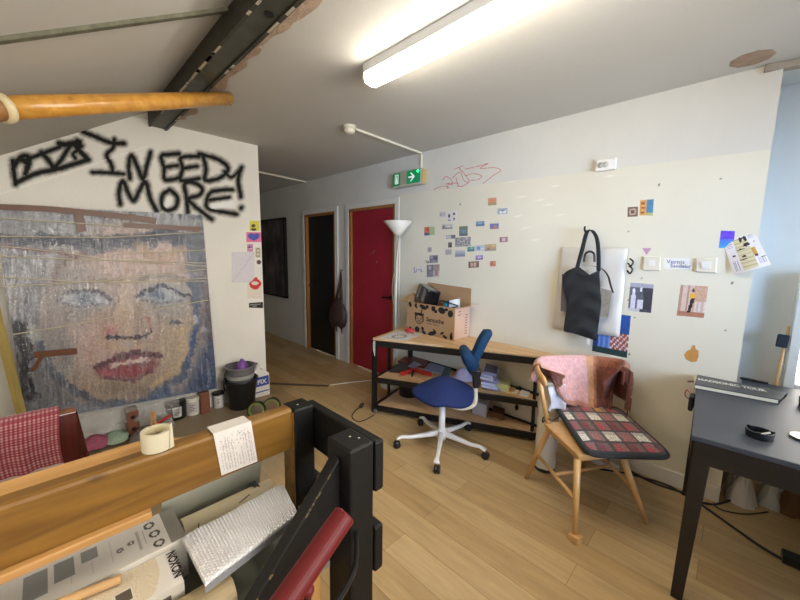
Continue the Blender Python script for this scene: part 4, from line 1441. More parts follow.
# bottom shelf
c = at(406, 396, 'Z', BZ)
bn = thing('waste_bin', c, 'round black bin standing on the bottom shelf', 'bin')
obj('bucket', MB().lathe([(.0, 0), (.095, 0), (.112, .225), (.106, .225), (.09, .012), (0, .012)], c + Vector((-.01, .05, 0)), 28), M_blackplastic, bn, smooth=True)
obj('rim', MB().lathe([(.112, .217), (.118, .219), (.118, .23), (.108, .23), (.106, .222)], c + Vector((-.01, .05, 0)), 28), M_blackplastic, bn, smooth=True)
def carton(pts, z0, h, m, name, label, cat):
    q = [at(x, y, 'Z', z0) for x, y in pts]
    return obj(name, MB().hexa(q, [p + Vector((0, 0, h)) for p in q]), m, label=label, cat=cat, bevel=.002)
carton(((472, 413), (475, 404), (490, 407), (486, 418)), BZ, .115, mat('pale_carton', '#d6d3d3', .6, var=.08), 'carton', 'pale grey carton on the bottom shelf behind the stool', 'box')
carton(((491, 417), (494, 409), (505, 412), (503, 420)), BZ, .05, mat('brown_block', '#6a4630', .6, var=.2), 'wood_block', 'dark brown wood block on the bottom shelf', 'block')
p = at(518, 396, 'Y', YBO)
pg = thing('hanging_plug', p, 'black plug on a thin cable hanging behind the shelf', 'plug')
obj('cable', MB().tube(curve3([p + Vector((0, -.004, .05)), p + Vector((.005, -.006, -.02)), p + Vector((0, -.008, -.08))]), .004, 6), M_cable, pg)
obj('plug', MB().lathe([(0, 0), (.014, .004), (.016, .03), (.006, .05), (0, .05)], p + Vector((0, -.012, -.125)), 14), M_blackplastic, pg, smooth=True)

# ------------------------------------------------------------------ torchiere
L0 = Vector((-2.645, 2.66, 0))
tl = thing('floor_lamp', L0, 'white uplighter floor lamp with a bowl shade by the red door', 'lamp')
obj('base', MB().lathe([(0, 0), (.13, 0), (.13, .012), (.11, .022), (0, .026)], L0 + Vector((-.06, -.0, 0)), 32), M_cream, tl, smooth=True)
obj('pole', MB().tube([L0 + Vector((-.04, 0, .02)), L0 + Vector((-.005, 0, 1.71))], .013, 14), M_cream, tl, smooth=True)
obj('lamp_shade', MB().lathe([(.0, 1.685), (.035, 1.69), (.05, 1.715), (.155, 1.832), (.15, 1.836), (.05, 1.73), (0, 1.72)], L0, 36), mat('opal_shade', '#d6d2c6', .4), tl, smooth=True)
obj('cord', MB().tube(curve3([L0 + Vector((.02, -.01, 1.69)), L0 + Vector((.0, -.03, 1.4)), L0 + Vector((-.05, -.03, 1.1)), L0 + Vector((-.015, -.02, .85)), L0 + Vector((-.03, -.01, .5))]), .004, 6), mat('grey_cord', '#8a867c', .5), tl, smooth=True)
obj('cable_pole', MB().tube([at(398.5, 322, 'Y', 2.765), at(399.5, 238, 'Y', 2.785)], .009, 8), M_trim, label='thin white rod standing against the wall behind the lamp', cat='rod')

# ------------------------------------------------------------------ blue saddle stool
S0 = Vector((-1.546, 2.07, 0))
so = thing('saddle_stool', S0, 'blue saddle-seat swivel stool with a white star base', 'stool')
M_blue = mat('blue_fabric', '#1b2956', .8, bump=.25, bscale=220, sheen=.0, spec=.3, var=.06, scale=20)
M_blue2 = mat('blue_back_fabric', '#123656', .8, bump=.25, bscale=220, sheen=.0, spec=.3, var=.06, scale=20)
M_frame = mat('white_metal', '#dcd9d2', .3)
for k in range(5):
    a = math.radians(-58 + 72 * k)
    d = Vector((math.cos(a), math.sin(a), 0))
    t = Vector((-d.y, d.x, 0))
    def ring_(r, z, w, h):
        c = S0 + d * r + Vector((0, 0, z))
        return [c - t * w - Vector((0, 0, h)), c + t * w - Vector((0, 0, h)), c + t * w * .7 + Vector((0, 0, h)), c - t * w * .7 + Vector((0, 0, h))]
    secs = [ring_(.02, .115, .022, .022), ring_(.12, .10, .02, .015), ring_(.24, .085, .017, .011), ring_(.31, .09, .016, .010), ring_(.355, .075, .026, .008)]
    mb = MB()
    for s_ in secs: mb.v += s_
    mb.f = [(4 * i + j, 4 * i + (j + 1) % 4, 4 * i + 4 + (j + 1) % 4, 4 * i + 4 + j) for i in range(4) for j in range(4)] + [(3, 2, 1, 0), (16, 17, 18, 19)]
    mb.c = [None] * len(mb.f)
    lg = obj('leg', mb, M_frame, so, bevel=.006, seg=3, smooth=True)
    c = S0 + d * .352
    cw = obj('caster', MB().lathe([(0, -.022), (.022, -.022), (.028, -.016), (.028, -.003), (.02, -.002), (.02, .002), (.028, .003), (.028, .016), (.022, .022), (0, .022)], c + Vector((0, 0, .0285)) + t * .006, 20, t), M_blackplastic, lg, smooth=True)
obj('hub', MB().lathe([(0, .06), (.035, .062), (.042, .09), (.04, .13), (.03, .15), (0, .15)], S0, 24), M_frame, so, smooth=True)
obj('column', MB().lathe([(.026, .14), (.024, .34), (0, .34)], S0, 20), M_frame, so, smooth=True)
obj('gas_lift', MB().lathe([(.016, .33), (.016, .45), (0, .45)], S0, 16), M_blackmetal, so, smooth=True)
fd = Vector((-.77, -.64, 0)).normalized()
sd_ = Vector((-fd.y, fd.x, 0))
def seat_pt(u, v, top):
    a = u * 2 * math.pi
    ca, sa = math.cos(a), math.sin(a)
    R = v
    ex = abs(ca) ** 3 + abs(sa) ** 3
    k = ex ** (-1 / 3)
    s_ = ca * k * .235 * R
    t2 = sa * k * .222 * R
    if s_ > .05: t2 *= 1 - .5 * min((s_ - .05) / .19, 1)
    z = .528 - .07 * (abs(s_) / .235) ** 2.2 - .10 * (abs(t2) / .205) ** 2 * (1 if s_ < .05 else 1 + (s_ - .05) * 3) + .034 * math.exp(-((s_ + .01) / .10) ** 2)
    if s_ < -.05: z += .02 * min((-s_ - .05) / .1, 1)
    th = .055 * (1 - R ** 4) + .008
    if not top: z -= th + .012
    return S0 + fd * (s_ + .005) + sd_ * t2 + Vector((0, 0, z))
mb = MB().grid(lambda u, v: seat_pt(u, v, True), 48, 12)
obj_top = mb
mb.grid(lambda u, v: seat_pt(u, v, False), 48, 12)
o2 = 49 * 13
for i in range(48):
    a = 12 * 49 + i
    mb.f.append((a, a + 1, o2 + a + 1, o2 + a)); mb.c.append(None)
obj('seat', mb, M_blue, so, smooth=True, merge=True)
obj('seat_plate', MB().lathe([(0, .405), (.10, .41), (.12, .43), (.10, .465), (0, .465)], S0 + fd * .01, 24), M_blackplastic, so, smooth=True)
BB = Vector((-1.357, 2.23, 0))
mb = MB().tube(curve3([S0 - fd * .03 + sd_ * .09 + Vector((0, 0, .385)), S0 - fd * .14 + sd_ * .10 + Vector((0, 0, .365)), BB + fd * .02 + sd_ * .06 + Vector((0, 0, .375)), BB + sd_ * .015 + Vector((0, 0, .415)), BB + Vector((0, 0, .455)), BB + Vector((0, 0, .51))], 8), .018, 14)
obj('back_bracket', mb, mat('cream_bracket', '#d0c6ae', .35), so, smooth=True)
mb = MB()
for s_ in [(BB + Vector((0, 0, .49)), .022, .024), (BB + Vector((0, 0, .58)), .028, .028), (BB + fd * .02 + Vector((0, 0, .635)), .055, .035)]:
    c, w, h = s_
    mb.v += [c - fd * w - sd_ * h, c + fd * w - sd_ * h, c + fd * w + sd_ * h, c - fd * w + sd_ * h]
mb.f = [(4 * i + j, 4 * i + (j + 1) % 4, 4 * i + 4 + (j + 1) % 4, 4 * i + 4 + j) for i in range(2) for j in range(4)] + [(3, 2, 1, 0), (8, 9, 10, 11)]
mb.c = [None] * len(mb.f)
obj('back_stem', mb, M_blackplastic, so, bevel=.008, seg=3)
def pad(name, pts, ws, ths, m):
    """upholstered strip: centre line pts, half width along sd_, half thickness across"""
    P_ = curve3(pts, 6)
    n_ = len(P_)
    mb = MB()
    K = 16
    for i, p in enumerate(P_):
        f_ = i / (n_ - 1)
        w = np.interp(f_, np.linspace(0, 1, len(ws)), ws)
        h = np.interp(f_, np.linspace(0, 1, len(ths)), ths)
        d = (P_[min(i + 1, n_ - 1)] - P_[max(i - 1, 0)]).normalized()
        x = sd_
        y = d.cross(x).normalized()
        for k in range(K):
            a = 2 * math.pi * k / K
            ca, sa = math.cos(a), math.sin(a)
            mb.v.append(p + x * w * math.copysign(abs(ca) ** .6, ca) + y * h * math.copysign(abs(sa) ** .7, sa))
    for i in range(n_ - 1):
        for k in range(K):
            a, b = i * K + k, i * K + (k + 1) % K
            mb.f.append((a, b, b + K, a + K)); mb.c.append(None)
    mb.f += [tuple(range(K - 1, -1, -1)), tuple((n_ - 1) * K + k for k in range(K))]; mb.c += [None, None]
    return obj(name, mb, m, so, smooth=True)
pad('backrest', [BB + fd * .035 + Vector((0, 0, .63)), BB + fd * .03 + Vector((0, 0, .70)), BB + fd * .0 + Vector((0, 0, .77)), BB - fd * .035 + Vector((0, 0, .86)), BB - fd * .07 + Vector((0, 0, .925)), BB - fd * .075 + Vector((0, 0, .945))], [.05, .055, .06, .07, .06, .02], [.03, .042, .036, .036, .034, .012], M_blue2)
pad('side_wing', [BB + fd * .02 + Vector((0, 0, .65)), BB + fd * .065 + Vector((0, 0, .72)), BB + fd * .10 + Vector((0, 0, .775)), BB + fd * .115 + Vector((0, 0, .80))], [.06, .12, .15, .06], [.045, .05, .036, .012], M_blue2)

# floor cable with a plug in front of the shelf
p0_, p1_, p2_ = at(360, 407, 'Z', .015), at(352, 417, 'Z', .004), at(374, 415, 'Z', .004)
pc = thing('power_cable', p1_, 'short black cable with a plug lying on the floor by the shelf', 'cable')
obj('cable', MB().tube(curve3([p0_, at(355, 411, 'Z', .004), p1_, at(358, 421.5, 'Z', .004), at(366, 419.5, 'Z', .004), p2_]), .004, 8), M_cable, pc, smooth=True)
obj('plug', MB().lathe([(0, 0), (.016, 0), (.019, .012), (.019, .028), (.012, .042), (.005, .05), (0, .05)], p0_, 14, (.2, .5, .5)), M_blackplastic, pc, smooth=True)

# ------------------------------------------------------------------ wooden chair with cushion and shawl
fA, fB, fC, fD = Vector((-.896, 2.165, 0)), Vector((-.48, 1.846, 0)), Vector((-.236, 2.269, 0)), Vector((-.655, 2.56, 0))
cf = (fB - fA + fC - fD).normalized()
cw_ = (fC - fB + fD - fA).normalized()
ctr = (fA + fB + fC + fD) / 4
ch = thing('wooden_chair', ctr, 'light beech chair with a bowed back rail beside the dark table', 'chair')
SZ = .455
sA, sB, sC, sD = [at(x, y, 'Z', SZ) for x, y in ((541, 424), (590, 456), (640, 461), (620, 452))]
sA = at(544, 423, 'Z', SZ); sB = at(578.5, 455.5, 'Z', SZ); sC = Vector((-.27, 2.21, SZ)); sD = Vector((-.56, 2.52, SZ))
def outl(inset, z):
    c = (sA + sB + sC + sD) / 4
    return [Vector((p.x + (c.x - p.x) * inset, p.y + (c.y - p.y) * inset, z)) for p in (sA, sB, sC, sD)]
obj('seat', MB().hexa(outl(.05, SZ - .04), outl(0, SZ - .004)).hexa(outl(0, SZ - .004), outl(.02, SZ)), M_beech, ch, bevel=.008, seg=3)
tops = [q + ((sA + sB + sC + sD) / 4 - q) * k for q, k in ((sA, .12), (sB, .10), (sC, .14), (sD, .14))]
feet = [fA, fB, fC, fD]
tops[1] = at(577.5, 459, 'Z', SZ - .03); tops[2] = at(622, 455, 'Z', SZ - .03)
for f_, t in zip(feet, tops):
    t = Vector((t.x, t.y, SZ - .03))
    if f_ is fB:
        f_ = Vector((-.487, 1.86, .024))
    obj('leg', MB().tube([f_, f_.lerp(t, .5), t], [.0125, .0165, .018], 14), M_beech, ch, smooth=True)
c = Vector((-.482, 1.855, 0))
obj('foot_block', MB().hexa([c + Vector((-.038, -.02, 0)), c + Vector((.02, -.038, 0)), c + Vector((.038, .02, 0)), c + Vector((-.02, .038, 0))], [c + Vector((-.034, -.018, .028)), c + Vector((.018, -.034, .034)), c + Vector((.034, .018, .034)), c + Vector((-.018, .034, .028))]), M_beech, ch, bevel=.003)
def onleg(i, k):
    t = Vector((tops[i].x, tops[i].y, SZ - .03))
    return feet[i].lerp(t, k)
obj('stretcher', MB().tube([onleg(0, .5), onleg(1, .5)], [.009, .012], 12), M_beech, ch, smooth=True)
obj('stretcher', MB().tube([onleg(3, .5), onleg(2, .5)], [.011, .011], 12), M_beech, ch, smooth=True)
obj('stretcher', MB().tube([onleg(0, .5).lerp(onleg(1, .5), .5), onleg(3, .5).lerp(onleg(2, .5), .5)], [.010, .010], 12), M_beech, ch, smooth=True)
RZ = .775
rail_pts = [at(546, 384, 'Z', RZ - .02), at(538, 372, 'Z', RZ), at(541, 362.5, 'Z', RZ), Vector((-.80, 2.50, RZ)), Vector((-.66, 2.62, RZ)), Vector((-.50, 2.66, RZ)), at(624, 373, 'Z', RZ)]
mb = MB()
RP = curve3(rail_pts, 8)
K = 12
for i, p in enumerate(RP):
    d = (RP[min(i + 1, len(RP) - 1)] - RP[max(i - 1, 0)]).normalized()
    x = Vector((0, 0, 1)); y = d.cross(x).normalized()
    e_ = min(1, min(i, len(RP) - 1 - i) / 3 + .35)
    for k in range(K):
        a = 2 * math.pi * k / K
        mb.v.append(p + x * .03 * e_ * math.cos(a) + y * .014 * e_ * math.sin(a))
for i in range(len(RP) - 1):
    for k in range(K):
        a, b = i * K + k, i * K + (k + 1) % K
        mb.f.append((a, b, b + K, a + K)); mb.c.append(None)
mb.f += [tuple(range(K)), tuple((len(RP) - 1) * K + k for k in range(K))]; mb.c += [None, None]
obj('back_rail', mb, M_beech, ch, smooth=True)
def post(i_rail, foot):
    a = RP[i_rail]
    obj('back_post', MB().tube([Vector((foot.x, foot.y, SZ - .02)), Vector(foot).lerp(a, .5) + Vector((0, 0, SZ * .5 - foot.z * .5 + .0)), a], [.014, .016, .012], 12) if False else
        MB().tube([Vector((foot.x, foot.y, SZ - .02)), a], [.015, .012], 12), M_beech, ch, smooth=True)
post(7, sA + Vector((.02, .02, 0)))
obj('screw_cap', MB().lathe([(0, 0), (.007, 0), (.006, .003), (0, .004)], RP[5] + Vector((.0, -.014, -.01)), 10, (0, -1, 0)), M_ink, ch)

# plaid cushion
ca_, cb_, cc_, cd_ = [at(x, y, 'Z', .472) for x, y in ((588, 456), (673, 458.5), (617, 408), (554, 405))]
PL = [(150, 48, 52), (118, 38, 46), (70, 74, 72), (196, 188, 172), (134, 124, 118), (62, 60, 60)]
def plaid(u, v):
    ku, kv = u * 5.2 + .3, v * 5.0 + .2
    iu, iv = int(ku), int(kv)
    fu, fv = ku - iu, kv - iv
    if v < .035 or v > .97 or u < .03 or u > .975: return (34, 36, 40)
    if fu < .20 or fv < .17:
        n = mnoise.noise(Vector((u * 70, v * 70, 5)))
        b_ = np.array((48, 54, 54)) if (fu < .20 and fv < .17) else (np.array((84, 86, 84)) if iv % 2 == 1 and fv >= .2 else np.array((66, 56, 56)))
        return tuple(b_ * (1 + .3 * n))
    k = (iu + iv) % 2
    if iv % 2 == 1: c = (222, 214, 198) if iu % 2 == 0 else (158, 104, 102)
    else: c = (172, 64, 66) if iu % 2 == 0 else (120, 44, 50)
    if iu == 3 and iv == 4: c = (206, 140, 70)
    n = mnoise.noise(Vector((u * 70, v * 70, 2)))
    c = np.array(c) * (1 + .5 * n)
    if fu > .62 and iv % 2 == 0: c = c * .5 + np.array((120, 118, 112)) * .5
    if fv > .7: c = c * .72 + np.array((110, 110, 106)) * .28
    return tuple(np.clip(c, 20, 240))
def cush(u, v, s_=1):
    p = ca_.lerp(cb_, u).lerp(cd_.lerp(cc_, u), v)
    e = (1 - (2 * u - 1) ** 6) * (1 - (2 * v - 1) ** 6)
    z = SZ + .020 + s_ * (.009 + .011 * max(e, 0) ** .6)
    z += .0
    cx = .5 + (u - .5)
    # rounded corners
    q = max(abs(2 * u - 1), abs(2 * v - 1))
    cr = (abs(2 * u - 1) ** 9 + abs(2 * v - 1) ** 9) ** (1 / 9) if q > .6 else q
    k = q / cr if cr > 0 else 1
    m_ = (ca_ + cb_ + cc_ + cd_) / 4
    return Vector((m_.x + (p.x - m_.x) * k, m_.y + (p.y - m_.y) * k, z))
cu = thing('plaid_cushion', Vector((m_x := (ca_ + cb_ + cc_ + cd_).x / 4, (ca_ + cb_ + cc_ + cd_).y / 4, SZ)), 'red white and grey plaid seat cushion with dark edging on the wooden chair', 'cushion')
mb = MB().grid(lambda u, v: cush(u, v, 1), 84, 84, cfn=plaid)
mb.grid(lambda u, v: cush(u, v, -1), 40, 40, c=(36, 38, 42))
obj('cover', mb, M_cloth, cu, smooth=True)
loop = []
for k in range(96):
    t = k / 96 * 4
    i, f_ = int(t), t - int(t)
    u, v = [(f_, 0), (1, f_), (1 - f_, 1), (0, 1 - f_)][i]
    p = cush(u, v, 0); loop.append(p)
loop.append(loop[0])
obj('edging', MB().tube(loop, .0125, 10, caps=False), mat('charcoal_edging', '#2a2c30', .9, bump=.3, bscale=200), cu, smooth=True)
obj('tie', MB().tube(curve3([cush(.02, .9, 0), cush(0, .92, 0) + Vector((-.03, -.03, -.01)), Vector((-.80, 2.14, SZ - .01)), Vector((-.79, 2.12, SZ + .035)), Vector((-.74, 2.14, SZ + .025)), cush(.0, .75, 0)]), .004, 6), M_blackplastic, cu, smooth=True)

# shawl draped over the back rail
NRL = len(RP)
def shawl(u, v):
    """u along the rail, v from the front hem over the rail to the rear hem"""
    f_ = .21 + u * .79
    x = f_ * (NRL - 1)
    i = min(int(x), NRL - 2)
    p = RP[i].lerp(RP[i + 1], x - i)
    d = (RP[i + 1] - RP[i]).normalized()
    nrm = d.cross(Vector((0, 0, 1))).normalized()       # outward (away from the seat)
    mid = Vector((-.52, 2.28, RZ))
    if nrm.dot(mid - p) > 0: nrm = -nrm
    drop_f = float(np.interp(u, [0, .12, .3, .5, .62, .8, .92, 1.0], [.03, .12, .27, .31, .31, .30, .22, .10]))
    drop_b = (.22 + .05 * math.sin(u * 9)) * min(1, .35 + 1.6 * u)
    s_ = (v - .5) * 2
    wob = .012 * math.sin(u * 26 + v * 4) + .007 * math.sin(u * 55 + 1)
    top = .038
    if s_ < 0:
        k = -s_
        if k < .18: return p - nrm * (.022 * math.sin(k / .18 * 1.57)) + Vector((0, 0, top * math.cos(k / .18 * 1.2)))
        z = (k - .18) / .82
        return p - nrm * (.024 + (.13 - .05 * u) * z + wob * z * 1.2) + Vector((0, 0, .012 - drop_f * z))
    k = s_
    if k < .18: return p + nrm * (.022 * math.sin(k / .18 * 1.57)) + Vector((0, 0, top * math.cos(k / .18 * 1.2)))
    z = (k - .18) / .82
    return p + nrm * (.024 + .015 * z + wob * z) + Vector((0, 0, .012 - drop_b * z))
def shcol(u, v):
    n = mnoise.noise(Vector((u * 30, v * 30, 0)))
    n2 = mnoise.noise(Vector((u * 160, v * 120, 3)))
    if u < .50: c = np.array((206, 160, 158)); 
    elif u < .56: c = np.array((196, 146, 110))
    elif u < .585: c = np.array((166, 112, 78))
    else: c = np.array((122, 72, 60)) if abs(v - .45) > .09 else np.array((140, 84, 58))
    if u < .50 and v < .035: c = np.array((186, 132, 112))
    if u < .06: c = np.array((188, 132, 108))
    return tuple(np.clip(c * (1 + .06 * n + (.10 if u < .56 else .30) * n2), 10, 250))
shw = thing('shawl', RP[NRL // 2], 'pink and rust brown woven shawl draped over the chair back', 'shawl')
obj('cloth', MB().grid(shawl, 120, 44, cfn=shcol), M_cloth, shw, smooth=True, solid=.004)
mb = MB()
end = [shawl(1.0, v) for v in np.linspace(.42, .94, 26)]
for p in end:
    q = p + Vector((random.uniform(.005, .022), random.uniform(-.02, .0), 0))
    mb.tube([p, q + Vector((.006, 0, -.01)), q + Vector((.008, 0, -.035)), q + Vector((.006, -.003, -.075 - random.uniform(0, .02)))], [.004, .004, .0035, .003], 5)
obj('fringe', mb, mat('rust_fringe', '#6e4034', .9), shw, kind='stuff')
# white cloth behind the shawl
def tee(u, v):
    p = Vector((-.83, 2.26, .64)).lerp(Vector((-.76, 2.42, .64)), u)
    return p + Vector((.025 * math.sin(u * 8 + v * 3) * v + .03 * v, -.02 * math.sin(u * 11) * v - .03 * v, -.15 * v))
obj('white_cloth', MB().grid(tee, 20, 16), mat('white_cotton', '#d2d4e0', .9), label='white cloth hanging below the shawl inside the chair back', cat='cloth', smooth=True, solid=.004)

# white roll standing behind the chair
r0 = Vector((-.855, 2.37, 0))
ro = thing('plastic_roll', r0, 'tall roll wrapped in crumpled cream plastic standing behind the chair', 'roll')
def rollS(u, v):
    a = u * 2 * math.pi
    r = .070 + .006 * mnoise.noise(Vector((math.cos(a) * 2, math.sin(a) * 2, v * 9))) + (.012 * math.sin(v * 20) if v > .55 else 0) * .5
    return (r0.x + r * math.cos(a), r0.y + r * math.sin(a), .025 + .63 * v)
obj('wrapping', MB().grid(rollS, 32, 24), mat('cream_film', '#d8cfba', .3, bump=.4, bscale=30, coat=.2), ro, smooth=True)
obj('foot', MB().lathe([(0, 0), (.068, 0), (.068, .024), (.06, .03), (0, .03)], r0, 28), M_blackplastic, ro, smooth=True)
obj('top', MB().lathe([(0, .655), (.06, .655), (.072, .64)], r0, 28), MATS['cream_film'], ro, smooth=True)

# power strip and cables along the wall
ps = at(604, 466, 'Z', 0)
pw = thing('power_strip', ps, 'white power strip with black plugs under the wooden chair', 'power strip')
d = Vector((.80, -.10, 0)).normalized()
obj('body', MB().bar(ps + d * -.13 + Vector((0, .0, .02)), ps + d * .09 + Vector((0, 0, .02)), .05, .04), M_white, pw, bevel=.006, seg=3)
for k in range(2):
    c = ps + d * (-.09 + .10 * k) + Vector((0, 0, .04))
    obj('plug', MB().lathe([(0, 0), (.02, 0), (.021, .02), (.015, .034), (0, .036)], c, 14, (0, -.3, 1)), M_blackplastic, pw, smooth=True)
obj('wall_cable', MB().tube(curve3([(-.62, 2.60, .005), (-.44, 2.70, .006), (-.30, 2.745, .006), (-.18, 2.755, .006), (-.06, 2.70, .006), (.03, 2.74, .006), (.10, 2.86, .006)], 8), .006, 8), M_cable,
    label='black cable lying along the baseboard behind the chair', cat='cable', smooth=True)
obj('floor_cable', MB().tube(curve3([(-.40, 2.73, .02), (-.26, 2.72, .006), (-.10, 2.74, .006), at(702, 505, 'Z', .006), at(730, 525, 'Z', .006), at(760, 546, 'Z', .006), at(785, 561, 'Z', .006)], 8), .007, 8), M_cable,
    label='long black cable running under the dark table', cat='cable', smooth=True)
obj('thin_cable', MB().tube(curve3([(-.03, 2.71, .005), at(712, 504, 'Z', .005), at(722, 510, 'Z', .005), at(745, 514, 'Z', .005), at(768, 512, 'Z', .005)], 8), .004, 8), M_cable,
    label='thin black cable curving under the table towards the bags', cat='cable', smooth=True)
c = at(796, 566, 'Z', 0)
obj('black_adapter', MB().box(c.x - .05, c.x + .08, c.y - .03, c.y + .05, 0, .04), M_blackplastic, label='black power adapter on the floor under the table', cat='adapter', bevel=.008, seg=3)

# ------------------------------------------------------------------ dark table
TH = .75
ta = thing('dark_table', (.40, 2.25, 0), 'dark stained table with tapered legs in front of the recess', 'table')
M_tabletop = mat('table_top_grey', '#363a41', .5, var=.08, scale=5)
M_tabledark = wood('dark_stain', '#14100d', '#1e1813', 0, .45)
tq = [Vector((-.078, 1.868, 0)), Vector((1.10, 1.868 + .06, 0)), Vector((1.05, 2.80, 0)), Vector((-.125, 2.775, 0))]
up_ = lambda z: [Vector((p.x, p.y, z)) for p in tq]
ty = [tq[0], tq[1], Vector((1.05, 3.0, 0)), Vector((.075, 3.0, 0)), Vector((.075, 2.785, 0)), tq[3]]
obj('tabletop', MB().hexa([Vector((p.x, p.y, TH - .022)) for p in ty], [Vector((p.x, p.y, TH)) for p in ty]), M_tabletop, ta, bevel=.003)
def apr(a, b, z0=TH - .115, z1=TH - .0225):
    a, b = Vector((a.x, a.y, (z0 + z1) / 2)), Vector((b.x, b.y, (z0 + z1) / 2))
    return MB().bar(a, b, .02, z1 - z0)
e = .012
iq = [tq[0] + Vector((e, e, 0)), tq[1] + Vector((-e, e, 0)), tq[2] + Vector((-e, -e, 0)), tq[3] + Vector((e, -e, 0))]
for i in range(4):
    obj('apron', apr(iq[i], iq[(i + 1) % 4]), M_tabledark, ta)
for i, (fx, fy) in enumerate(((-.055, 1.85), (1.06, 1.91), (1.0, 2.72), (-.10, 2.735))):
    c = iq[i] + Vector(((.03, .03, 0), (-.03, .03, 0), (-.03, -.03, 0), (.03, -.03, 0))[i])
    t_, b_ = .032, .021
    obj('leg', MB().hexa([(fx - b_, fy - b_, 0), (fx + b_, fy - b_, 0), (fx + b_, fy + b_, 0), (fx - b_, fy + b_, 0)], [(c.x - t_, c.y - t_, TH - .03), (c.x + t_, c.y - t_, TH - .03), (c.x + t_, c.y + t_, TH - .03), (c.x - t_, c.y + t_, TH - .03)]), M_tabledark, ta, bevel=.004)

# big book
bk = thing('large_book', at(735, 385, 'Z', TH), 'large black book with white title lying on the dark table', 'book')
b0, b1 = at(694, 388.5, 'Z', TH), at(779, 404.5, 'Z', TH)
bh = .026
dd = (b1 - b0); W_ = dd.length; dd.normalize()
nn_ = Vector((-dd.y, dd.x, 0))
D_ = .215
bq = [b0, b1] + [Vector((p.x, p.y, TH)) for p in (at(787, 392.6, 'Z', TH + bh), at(697.5, 374.6, 'Z', TH + bh))]
mv = lambda q, z: [p + Vector((0, 0, z)) for p in q]
M_cover = mat('book_cover', '#3a3c42', .35)
obj('cover', MB().hexa(mv(bq, bh - .004), mv(bq, bh)).hexa(mv(bq, 0), mv(bq, .004)).hexa(mv([bq[3] - nn_ * .006, bq[2] - nn_ * .006, bq[2], bq[3]], .004), mv([bq[3] - nn_ * .006, bq[2] - nn_ * .006, bq[2], bq[3]], bh - .004)), M_cover, bk)
pq_ = [b0 + dd * .004 + nn_ * .003, b1 - dd * .004 + nn_ * .003, b1 - dd * .004 + nn_ * (D_ - .018), b0 + dd * .004 + nn_ * (D_ - .006)]
obj('pages', MB().hexa(mv(pq_, .004), mv(pq_, bh - .004)), mat('page_edge', '#d6d0b8', .8), bk)
mb = text_mb('MADSONIC TOUR', b0 + dd * .018 + nn_ * .105 + Vector((0, 0, bh)), dd, nn_, .062, depth=.0008, bold=.0025)
for v in mb.v:   # wide bold lettering stretched to the cover's width
    pass
xs = [(v - b0).dot(dd) for v in mb.v]
k = (W_ - .05) / (max(xs) - min(xs))
for v in mb.v:
    s_ = (v - b0).dot(dd)
    v += dd * ((.022 + (s_ - min(xs)) * k) - s_)
obj('lettering', mb, M_white, bk)
# small black clip, sunglasses behind the book
c = at(754, 380.5, 'Z', TH + .0065)
mb = MB().tube(curve3([c + Vector((-.06, -.0, 0)), c + Vector((-.02, .008, 0)), c + Vector((.02, -.002, 0)), c + Vector((.06, -.008, 0))]), .007, 8)
obj('black_pen', mb, M_blackplastic, label='small black pen lying behind the large book', cat='pen', smooth=True)
# ashtray
c = at(759, 437, 'Z', TH)
at_r = .043
asd = thing('ashtray', c, 'small round black ashtray on the dark table', 'ashtray')
obj('dish', MB().lathe([(0, 0), (at_r, 0), (at_r + .002, .03), (at_r - .004, .03), (at_r - .006, .008), (0, .008)], c, 28), mat('black_ceramic', '#15161a', .25), asd, smooth=False)
mb = MB()
for k in range(3):
    a = k * 2.1 + .4
    mb.box(c.x + math.cos(a) * (at_r - .001) - .006, c.x + math.cos(a) * (at_r - .001) + .006, c.y + math.sin(a) * (at_r - .001) - .006, c.y + math.sin(a) * (at_r - .001) + .006, .75 + .028, .75 + .034)
    obj('notch', mb, MATS['black_ceramic'], asd)
    mb = MB()
obj('cigarette_end', MB().tube([c + Vector((-.006, -.01, .012)), c + Vector((.03, -.004, .033))], .004, 8), M_whitepaper, label='white cigarette end in the black ashtray', cat='cigarette')
# saucer at the frame edge with a dark glass beyond
c = at(806, 439, 'Z', TH)
obj('saucer', MB().lathe([(0, 0), (.03, 0), (.048, .006), (.05, .008), (.046, .008), (.028, .003), (0, .003)], c, 32), mat('pale_saucer', '#c4b6ae', .3), label='pale saucer on the dark table at the photo edge', cat='saucer', smooth=True)
c = at(806, 406, 'Z', TH)
obj('dark_glass', MB().lathe([(0, 0), (.026, 0), (.03, .05), (.027, .05), (.024, .004), (0, .004)], c, 28), mat('dark_blue_glass', '#1a2238', .15), label='small dark blue pot at the back of the table', cat='pot', smooth=True)
# items hanging at the table's left edge
c = at(692, 398, 'Z', TH - .02)
hb = thing('hanging_pouch', c, 'small black pouch hanging from the left edge of the dark table', 'pouch')
obj('pouch', MB().box(c.x - .012, c.x + .010, c.y - .03, c.y + .06, TH - .09, TH - .005), mat('black_nylon', '#17171b', .7), hb, bevel=.01, seg=3)
obj('loop', MB().tube(curve3([(c.x - .012, c.y, TH - .03), (c.x - .03, c.y - .01, TH - .01), (c.x - .026, c.y + .0, TH + .02), (c.x - .008, c.y, TH + .0)]), .003, 6), mat('red_cord', '#7a3028', .6), hb, smooth=True)
obj('wooden_stick', MB().tube([at(688, 381.5, 'Z', TH + .01), at(700, 381, 'Z', TH + .01) + Vector((.01, 0, 0))], .005, 8), mat('brown_stick', '#6a4a34', .6), label='short brown stick poking out behind the book', cat='stick')

